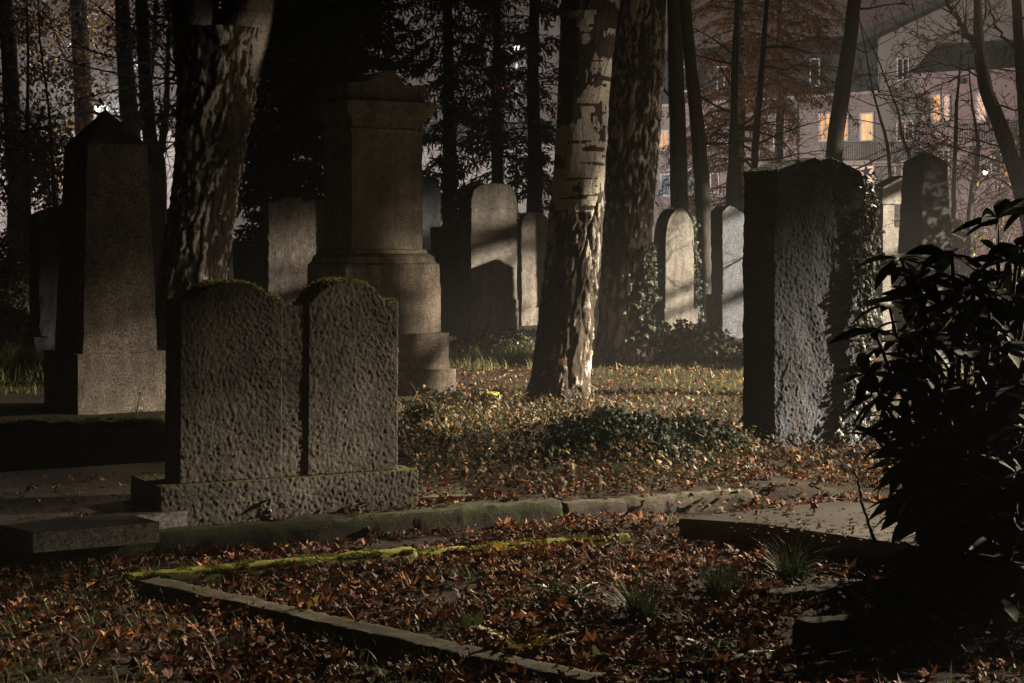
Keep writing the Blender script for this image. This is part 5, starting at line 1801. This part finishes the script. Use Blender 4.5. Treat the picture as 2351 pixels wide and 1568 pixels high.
single_leaf('bright yellow leaf lying against the worn diagonal kerb', G(712, 1405, .03), 'fern_y', .075, .6)
single_leaf('orange leaf leaning on the mossy kerb behind the foreground plot', G(1145, 1268, .05), 'fern_y', .075, 1.0)
single_leaf('small orange leaf stuck on the dark moulding of the monument', P(864, 604, 16.86), 'fern_y', .06, 1.2)
single_leaf('yellow leaf stuck on the bark at the foot of the middle birch', P(1290, 842, 15.68), 'litter_far', .09, 1.3)


# =================================================================== buildings
def facade(o, A):
    def X(u): return wx(o, A, u)

    def Z(v, u): return zz(o, A, v, wx(o, A, u), 0)
    return X, Z


def window(parent, x0, x1, z0, z1, pane, yf=0.0, bars=1, fw=.07, hbar=False, fmat='frame_white'):
    fr = MB()
    y0, y1 = yf - .06, yf + .05
    fr.box(x0 - fw, x0, y0, y1, z0 - fw, z1 + fw)
    fr.box(x1, x1 + fw, y0, y1, z0 - fw, z1 + fw)
    fr.box(x0, x1, y0, y1, z1, z1 + fw)
    fr.box(x0, x1, y0 - .05, y1, z0 - fw, z0)
    for k in range(bars):
        xc = x0 + (x1 - x0) * (k + 1) / (bars + 1)
        fr.box(xc - fw * .5, xc + fw * .5, y0 + .01, y1, z0, z1)
    if hbar:
        zc = z0 + (z1 - z0) * .7
        fr.box(x0, x1, y0 + .015, y1, zc - .03, zc + .03)
    f = fr.build('window', M[fmat], parent)
    p = MB()
    p.box(x0, x1, yf - .012, yf + .04, z0, z1)
    p.build('pane', M[pane], f)
    return f


def railing(parent, x0, x1, yf, z0, z1, name='railing'):
    mb = MB()
    mb.box(x0, x1, yf - .02, yf + .02, z1 - .05, z1)
    mb.box(x0, x1, yf - .02, yf + .02, z0 + .06, z0 + .1)
    n = int((x1 - x0) / .11)
    for i in range(n + 1):
        x = x0 + (x1 - x0) * i / n
        mb.box(x - .014, x + .014, yf - .012, yf + .012, z0, z1 - .05)
    mb.build(name, M['steel'], parent)


def apartment_wing():
    A = R(-41.3)
    Y = 91.8
    o = Vector(((1510 - UC) * Y / F, Y, 0))
    X, Z = facade(o, A)
    t = empty('apartment_building', o, 'long brick apartment wing with dark mansard roof and orange lit windows, behind the larch', 'building', A)
    x0, x1 = -6.0, X(2030)
    ze = Z(222, 1835)
    mb = MB()
    mb.box(x0, x1, 0, 9, -.5, ze)
    mb.build('wall', M['brick'], t)
    zr = Z(112, 1700)
    mb = MB()
    mb.add([(x0, -.3, ze), (x1, -.3, ze), (x1, 9.3, ze), (x0, 9.3, ze), (x0, 0.5, zr - .3), (x1, 0.5, zr - .3), (x1, 8.5, zr - .3), (x0, 8.5, zr - .3), (x0, 4.5, zr + .8), (x1, 4.5, zr + .8)],
           [[0, 1, 5, 4], [2, 3, 7, 6], [4, 5, 9, 8], [6, 7, 8, 9], [3, 0, 4, 8, 7], [1, 2, 6, 9, 5], [3, 2, 1, 0]])
    mb.build('roof', M['rooftile'], t)
    g = MB()
    g.box(x0, x1, -.42, -.302, ze - .12, ze + .02)
    g.build('gutter', M['concrete'], t)
    # dormer windows in the roof
    for (u0, u1, pane) in ((1758, 1790, 'win_red'), (1574, 1604, 'glass_dark'), (1660, 1688, 'glass_dark')):
        xa, xb = X(u0), X(u1)
        za, zb = Z(209, (u0 + u1) / 2), Z(156, (u0 + u1) / 2)
        d = MB()
        d.box(xa - .22, xb + .22, -.36, 1.2, ze + .03, zb + .35)
        dm = d.build('dormer', M['rooftile'], t)
        window(t, xa, xb, za, zb, pane, -.39, 1)
    xd = X(1868)
    window(t, X(1868), X(1886), Z(196, 1876), Z(138, 1876), 'glass_dark', -.2, 0)
    # third floor
    window(t, X(1884), X(1905), Z(322, 1895), Z(262, 1895), 'win_orange', 0, 1)
    window(t, X(1930), X(1946), Z(321, 1938), Z(262, 1938), 'win_orange', 0, 0)
    window(t, X(1978), X(2004), Z(322, 1991), Z(262, 1991), 'win_yellow', 0, 0)
    window(t, X(1744), X(1794), Z(334, 1770), Z(304, 1770), 'win_dim', 0, 2)
    window(t, X(1608), X(1630), Z(335, 1618), Z(285, 1618), 'win_orange', 0, 1)
    window(t, X(1512), X(1534), Z(344, 1522), Z(302, 1522), 'win_orange', 0, 1)
    window(t, X(1672), X(1700), Z(335, 1686), Z(295, 1686), 'win_dim', 0, 1)
    # second floor
    window(t, X(1958), X(2006), Z(420, 1980), Z(378, 1980), 'win_pink', 0, 2)
    window(t, X(1520), X(1538), Z(448, 1530), Z(402, 1530), 'win_blue', 0, 0)
    window(t, X(1580), X(1598), Z(440, 1590), Z(394, 1590), 'win_blue', 0, 0)
    window(t, X(1634), X(1650), Z(440, 1642), Z(400, 1642), 'win_dim', 0, 0)
    window(t, X(1860), X(1890), Z(430, 1875), Z(380, 1875), 'glass_dark', 0, 1)
    # star lantern in the second floor window
    st = MB()
    xc, zc = X(1990), Z(394, 1990)
    V = []
    for k in range(10):
        a = math.pi / 2 + k * math.pi / 5 + .15
        r = .38 if k % 2 == 0 else .15
        V.append((xc + r * math.cos(a), -.05, zc + r * math.sin(a)))
    V += [(xc, -.11, zc), (xc, -.045, zc)]
    st.add(V, [[10, (i + 1) % 10, i] for i in range(10)] + [[11, i, (i + 1) % 10] for i in range(10)])
    st.build('star_decoration', M['steel'], t)
    # balcony
    xa, xb = X(1942), x1 - .1
    zf = Z(371, 1985)
    mb = MB()
    mb.box(xa, xb, -1.2, -.003, zf - .22, zf)
    mb.build('balcony', M['concrete'], t)
    railing(t, xa, xb, -1.15, zf, Z(328, 1985))
    xa, xb = X(1560), X(1660)
    zf = Z(388, 1600)
    mb = MB()
    mb.box(xa, xb, -1.2, -.003, zf - .22, zf)
    mb.build('balcony', M['concrete'], t)
    railing(t, xa, xb, -1.15, zf, zf + 1.0)
    mb = MB()
    xc = X(1831)
    mb.tube([(xc, -.1, 0), (xc, -.1, ze - .1)], [.07, .07], 8)
    mb.build('downpipe', M['pipe'], t)


apartment_wing()


def right_block():
    A = R(-35)
    Y = 82.0
    o = Vector(((2016 - UC) * Y / F, Y, 0))
    X, Z = facade(o, A)
    t = empty('apartment_building', o, 'tall gabled apartment block with pink plaster lower part, upper right', 'building', A)
    x1 = X(2520)
    zl, zr = Z(88, 2016), Z(14, 2170)
    xm = X(2170)
    sl = (zr - zl) / xm
    xk = X(2330)
    mb = MB()
    prof = [(0, -.5), (x1, -.5), (x1, zl + sl * xk - .45 * (x1 - xk)), (xk, zl + sl * xk), (0, zl)]
    V, Fc = prism(prof, 0, 10)
    mb.add(V, [f[::-1] for f in Fc])
    mb.build('wall', M['plaster_grey'], t)
    mb = MB()
    for (xa, za, xb, zb) in ((-.9, zl - sl * .9, xk, zl + sl * xk), (xk, zl + sl * xk, x1 + .5, zl + sl * xk - .45 * (x1 - xk) - .2)):
        V, Fc = prism([(xa, za + .01), (xb, zb + .01), (xb, zb + .42), (xa, za + .42)], -.8, 10.4)
        mb.add(V, [f[::-1] for f in Fc])
    mb.build('roof', M['rooftile'], t)
    window(t, X(2063), X(2085), Z(182, 2074), Z(136, 2074), 'glass_dark', 0, 1)
    # lower projecting part with pink plaster and a dark lean-to roof
    xa, ye = X(2135), -1.2
    ze = Z(172, 2140)
    mb = MB()
    mb.box(xa, x1, ye, -.004, -.5, ze)
    mb.build('pink_wall', M['plaster_pink'], t)
    mb = MB()
    mb.add([(xa - .25, ye - .45, ze), (x1, ye - .45, ze), (x1, -.004, ze), (xa - .25, -.004, ze), (xa + .3, -.1, Z(104, 2140)), (x1, -.1, Z(104, 2140)), (x1, -.004, Z(104, 2140)), (xa + .3, -.004, Z(104, 2140))],
           [[0, 1, 5, 4], [4, 5, 6, 7], [3, 0, 4, 7], [1, 2, 6, 5], [2, 3, 7, 6], [3, 2, 1, 0]])
    mb.build('lean_to_roof', M['rooftile'], t)
    for (u0, u1, v0, v1, pane, bars) in ((2165, 2181, 276, 219, 'win_orange', 0), (2190, 2201, 276, 219, 'win_pink', 0), (2266, 2284, 278, 215, 'win_pink', 0), (2294, 2302, 262, 215, 'win_pink', 0), (2180, 2200, 400, 345, 'win_dim', 1), (2300, 2340, 395, 345, 'glass_dark', 1)):
        um = (u0 + u1) / 2
        window(t, X(u0), X(u1), zz(o, A, v0, X(um), ye), zz(o, A, v1, X(um), ye), pane, ye, bars)
    for u, v in ((2125, 201), (2230, 191)):
        mb = MB()
        x, z = X(u), Z(v, u)
        mb.box(x - .15, x + .15, (ye if u > 2135 else 0) - .18, (ye if u > 2135 else 0) - .003, z - .13, z + .13)
        mb.build('vent_box', M['steel'], t)
    # windows of the grey part under the gable
    window(t, X(2062), X(2096), Z(322, 2078), Z(280, 2078), 'win_dim', 0, 1)
    window(t, X(2058), X(2084), Z(422, 2070), Z(375, 2070), 'win_dim', 0, 1)
    # balconies
    for (ua, ub, vf, vt_, yy) in ((2240, 2500, 333, 290, ye), (2024, 2110, 371, 328, -.003)):
        xa_, xb_ = X(ua), X(ub)
        zf = Z(vf, (ua + min(ub, 2300)) / 2)
        mb = MB()
        mb.box(xa_, xb_, yy - 1.1, yy - .003, zf - .22, zf)
        mb.build('balcony', M['concrete'], t)
        railing(t, xa_, xb_, yy - 1.05, zf, Z(vt_, (ua + min(ub, 2300)) / 2))
    mb = MB()
    xc = X(2126)
    mb.tube([(xc, -.1, 0), (xc, -.1, ze)], [.09, .09], 8)
    mb.build('downpipe', M['pipe'], t)


right_block()


def pale_row(label, ua, ub, Y, vtop, A, wins, seed, roofh=1.6):
    o = Vector(((ua - UC) * Y / F, Y, 0))
    X, Z = facade(o, A)
    t = empty('row_house', o, label, 'building', A)
    x1 = X(ub)
    ze = Z(vtop, (ua + ub) / 2)
    mb = MB()
    mb.box(0, x1, 0, 8, -.5, ze)
    mb.build('wall', M['plaster_pale'], t)
    mb = MB()
    mb.add([(-.3, -.4, ze), (x1 + .3, -.4, ze), (x1 + .3, 8.4, ze), (-.3, 8.4, ze), (-.3, 4, ze + roofh), (x1 + .3, 4, ze + roofh)], [[0, 1, 5, 4], [2, 3, 4, 5], [3, 0, 4], [1, 2, 5], [3, 2, 1, 0]])
    mb.build('roof', M['rooftile'], t)
    rg = random.Random(seed)
    n = int(x1 / 3.0)
    for i in range(n):
        for z0 in (1.0, 3.9):
            if z0 + 1.4 > ze - .3: continue
            x = 1.0 + i * 3.0
            window(t, x, x + 1.0, z0, z0 + 1.35, rg.choice(wins), 0, 1)


pale_row('pale plastered row house glimpsed behind the misty trees at the left', -260, 520, 96, 300, R(2), ['glass_dark', 'win_dim', 'win_pink', 'glass_dark'], 1)
pale_row('pale plastered row house glimpsed between the conifers in the middle', 860, 1500, 104, 330, R(-3), ['glass_dark', 'win_dim', 'glass_dark', 'win_blue'], 2)


# street lamps --------------------------------------------------------------------------------
def street_lamp(label, u, v, Y, watt, col=(1, .9, .82), rad=.12, head=True, power_spot=None):
    z = H - (v - V0) * Y / F
    x = (u - UC) * Y / F
    t = empty('street_lamp', (x, Y, 0), label, 'street lamp', group='street lamps along the road beyond the trees')
    mb = MB()
    mb.tube([(0, 1.6, 0), (0, 1.6, 1.0), (0, 1.6, z - .1), (0, 1.4, z + .15), (0, .7, z + .2), (0, 0, z + .18)], [.09, .065, .05, .04, .035, .03], 10)
    mb.build('pole', M['steel'], t)
    mb = MB()
    n = 14
    V = []
    for rr, zz_ in ((.05, .2), (.12, .17), (.2, .1), (.22, .03), (.2, .03)):
        for i in range(n): V.append((rr * math.cos(6.283 * i / n), rr * math.sin(6.283 * i / n), z + zz_))
    mb.add(V, [[j * n + i, j * n + (i + 1) % n, (j + 1) * n + (i + 1) % n, (j + 1) * n + i] for j in range(4) for i in range(n)] + [[i for i in range(n)]])
    mb.build('lamp_head', M['steel'], t)
    mb = MB()
    V = []
    for j in range(7):
        a = math.pi * j / 6
        for i in range(10): V.append((.10 * math.sin(a) * math.cos(6.283 * i / 10), .10 * math.sin(a) * math.sin(6.283 * i / 10), z - .05 + .09 * math.cos(a)))
    mb.add(V, [[j * 10 + i, j * 10 + (i + 1) % 10, (j + 1) * 10 + (i + 1) % 10, (j + 1) * 10 + i] for j in range(6) for i in range(10)])
    mb.build('bulb', M['bulb'], t, True)
    ld = bpy.data.lights.new('lamp_light', 'POINT')
    ld.energy = watt
    ld.color = col
    ld.shadow_soft_size = rad
    lo = bpy.data.objects.new('lamp_light', ld)
    lo.location = (0, 0, z - .28)
    COL.objects.link(lo)
    lo.parent = t


LW = 0.8
street_lamp('lit street lamp glinting left of the obelisk point', 224, 246, 62, 6500 * LW, (.95, .93, .85))
street_lamp('lit street lamp glinting right of the obelisk point', 284, 257, 66, 6500 * LW, (.95, .93, .85))
street_lamp('bluish white lit street lamp behind the middle conifers', 1186, 108, 64, 2200 * LW, (.9, .95, 1))
street_lamp('lit street lamp hidden behind the straight dark trunk', 1562, 330, 74, 1100 * LW, (1, .76, .68))
street_lamp('lit street lamp hidden behind the trunk of the bare conifer', 1040, 400, 80, 6000 * LW, (1, .90, .84))
street_lamp('lit street lamp behind the far left hedge', 45, 380, 78, 6000 * LW, (1, .85, .8))
street_lamp('lit street lamp low behind the right edge shrubs', 2262, 392, 66, 650 * LW, (1, .78, .68))
street_lamp('lit lamp added behind the top of the rough stone to brighten the larch', 1850, 396, 47, 420 * LW, (1, .70, .42))  # added lamp hidden by the stone, warms up the larch


def traffic_light():
    Y = 60
    p = P(1153, 199, Y)
    t = empty('traffic_light', (p.x, Y, 0), 'tiny red traffic light shining through the conifer', 'traffic light')
    mb = MB()
    mb.tube([(0, .2, 0), (0, .2, p.z + .4)], [.06, .05], 8)
    mb.build('pole', M['steel'], t)
    mb = MB()
    mb.box(-.15, .15, 0, .18, p.z - .75, p.z + .2)
    mb.build('signal_housing', M['steel'], t)
    mb = MB()
    n = 14
    mb.add([(.1 * math.cos(6.283 * i / n), -.02, p.z + .1 * math.sin(6.283 * i / n)) for i in range(n)] + [(.1 * math.cos(6.283 * i / n), .01, p.z + .1 * math.sin(6.283 * i / n)) for i in range(n)] + [(0, -.05, p.z)],
           [[i, (i + 1) % n, n + (i + 1) % n, n + i] for i in range(n)] + [[(i + 1) % n, i, 2 * n] for i in range(n)])
    mb.build('red_lens', M['redlens'], t)


traffic_light()

# =================================================================== light, air, camera
w = bpy.data.worlds.new('World')
sc.world = w
w.use_nodes = True
nt = w.node_tree
bg = nt.nodes['Background']
tc = nt.nodes.new('ShaderNodeTexCoord')
sep = nt.nodes.new('ShaderNodeSeparateXYZ')
nt.links.new(tc.outputs['Generated'], sep.inputs[0])
rp = nt.nodes.new('ShaderNodeValToRGB')
rp.color_ramp.interpolation = 'EASE'
els = rp.color_ramp.elements
els[0].position = 0.0
els[0].color = (0.19, 0.135, 0.115, 1)
els[1].position = 0.35
els[1].color = (0.010, 0.009, 0.009, 1)
e = els.new(0.10)
e.color = (0.075, 0.049, 0.041, 1)
e = els.new(0.16)
e.color = (0.045, 0.029, 0.025, 1)
nt.links.new(sep.outputs['Z'], rp.inputs['Fac'])
# the city glows in one direction only
mr = nt.nodes.new('ShaderNodeMapRange')
mr.inputs['From Min'].default_value = 0.2
mr.inputs['From Max'].default_value = 0.95
mr.inputs['To Min'].default_value = 0.03
nt.links.new(sep.outputs['Y'], mr.inputs['Value'])
nt.links.new(rp.outputs['Color'], bg.inputs['Color'])
nt.links.new(mr.outputs['Result'], bg.inputs['Strength'])


def spot(name, loc, target, watt, size, blend, col, soft):
    ld = bpy.data.lights.new(name, 'SPOT')
    ld.energy = watt
    ld.spot_size = R(size)
    ld.spot_blend = blend
    ld.color = col
    ld.shadow_soft_size = soft
    o = bpy.data.objects.new(name, ld)
    o.location = loc
    o.rotation_euler = (Vector(target) - Vector(loc)).to_track_quat('-Z', 'Y').to_euler()
    COL.objects.link(o)


def aimed_spot(name, loc, az, down, watt, half, blend, col, soft=.12):
    d = Vector((math.cos(az) * math.cos(down), math.sin(az) * math.cos(down), -math.sin(down)))
    spot(name, loc, Vector(loc) + d * 10, watt, 2 * math.degrees(half), blend, col, soft)


aimed_spot('path_lamp', (23, 18, 6.5), R(183), R(36.0), 230000, R(26), .42, (1.0, .83, .63))
aimed_spot('foreground_fill', (14, 13, 6.0), R(204), R(34.5), 50000, R(20.5), .5, (1.0, .83, .64))  # added unseen spot, brightens the double headstone and foreground
aimed_spot('back_stones_fill', (24, 24.5, 7.0), R(172.5), R(28.5), 130000, R(18.5), .4, (1.0, .90, .77), .13)  # added unseen spot, brightens the far row of stones
aimed_spot('foreground_backlight', (8, 20, 6.5), R(236), R(21.5), 17000, R(8.7), .7, (1.0, .80, .54))  # added unseen spot, lights the foreground leaves from behind
aimed_spot('ground_pool_fill', (8, 20.3, 6.5), R(213.5), R(33.5), 18000, R(7.5), .8, (1.0, .82, .58))  # added narrow spot, makes the bright pool before the middle birch
for loc, az, down, watt, half in (((14, 9.5, 5.5), 157.3, 9.9, 7500, 4.2), ((20, 24, 9.0), 202.3, 17.3, 6500, 2.6), ((20, 24, 9.0), 189.3, 19.6, 10000, 3.2)):
    aimed_spot('birch_fill', loc, R(az), R(down), watt, R(half), .6, (1.0, .84, .66))  # added narrow beams, each brightens one birch trunk

hz = MB()
hz.box(-115, 115, -15, 150, -1.2, 24)
NTz = bpy.data.materials.new('night_mist')
NTz.use_nodes = True
for nd in list(NTz.node_tree.nodes):
    if nd.type != 'OUTPUT_MATERIAL': NTz.node_tree.nodes.remove(nd)
pv = NTz.node_tree.nodes.new('ShaderNodeVolumePrincipled')
pv.inputs['Color'].default_value = (.86, .86, .86, 1)
pv.inputs['Density'].default_value = 0.0016
pv.inputs['Anisotropy'].default_value = 0.0
NTz.node_tree.links.new(pv.outputs[0], [n for n in NTz.node_tree.nodes if n.type == 'OUTPUT_MATERIAL'][0].inputs['Volume'])
ho = hz.build('haze', NTz)
tag(ho, 'thin night mist between the trees', 'haze', kind='stuff')

cam = bpy.data.cameras.new('Camera')
cam.sensor_width = 36
cam.lens = F / 2351 * 36
cam.shift_y = (V0 - 784) / 2351
cam.clip_end = 1000
cam.clip_start = 0.05
co = bpy.data.objects.new('Camera', cam)
co.location = (0, 0, H)
co.rotation_euler = (R(90), 0, 0)
COL.objects.link(co)
sc.camera = co

sc.view_settings.view_transform = 'Standard'
sc.view_settings.look = 'None'
sc.view_settings.exposure = 0
sc.view_settings.gamma = 1
sc.cycles.use_denoising = True
sc.cycles.volume_bounces = 0
sc.cycles.max_bounces = 6
sc.cycles.diffuse_bounces = 2
sc.cycles.transparent_max_bounces = 4
sc.cycles.sample_clamp_indirect = 4
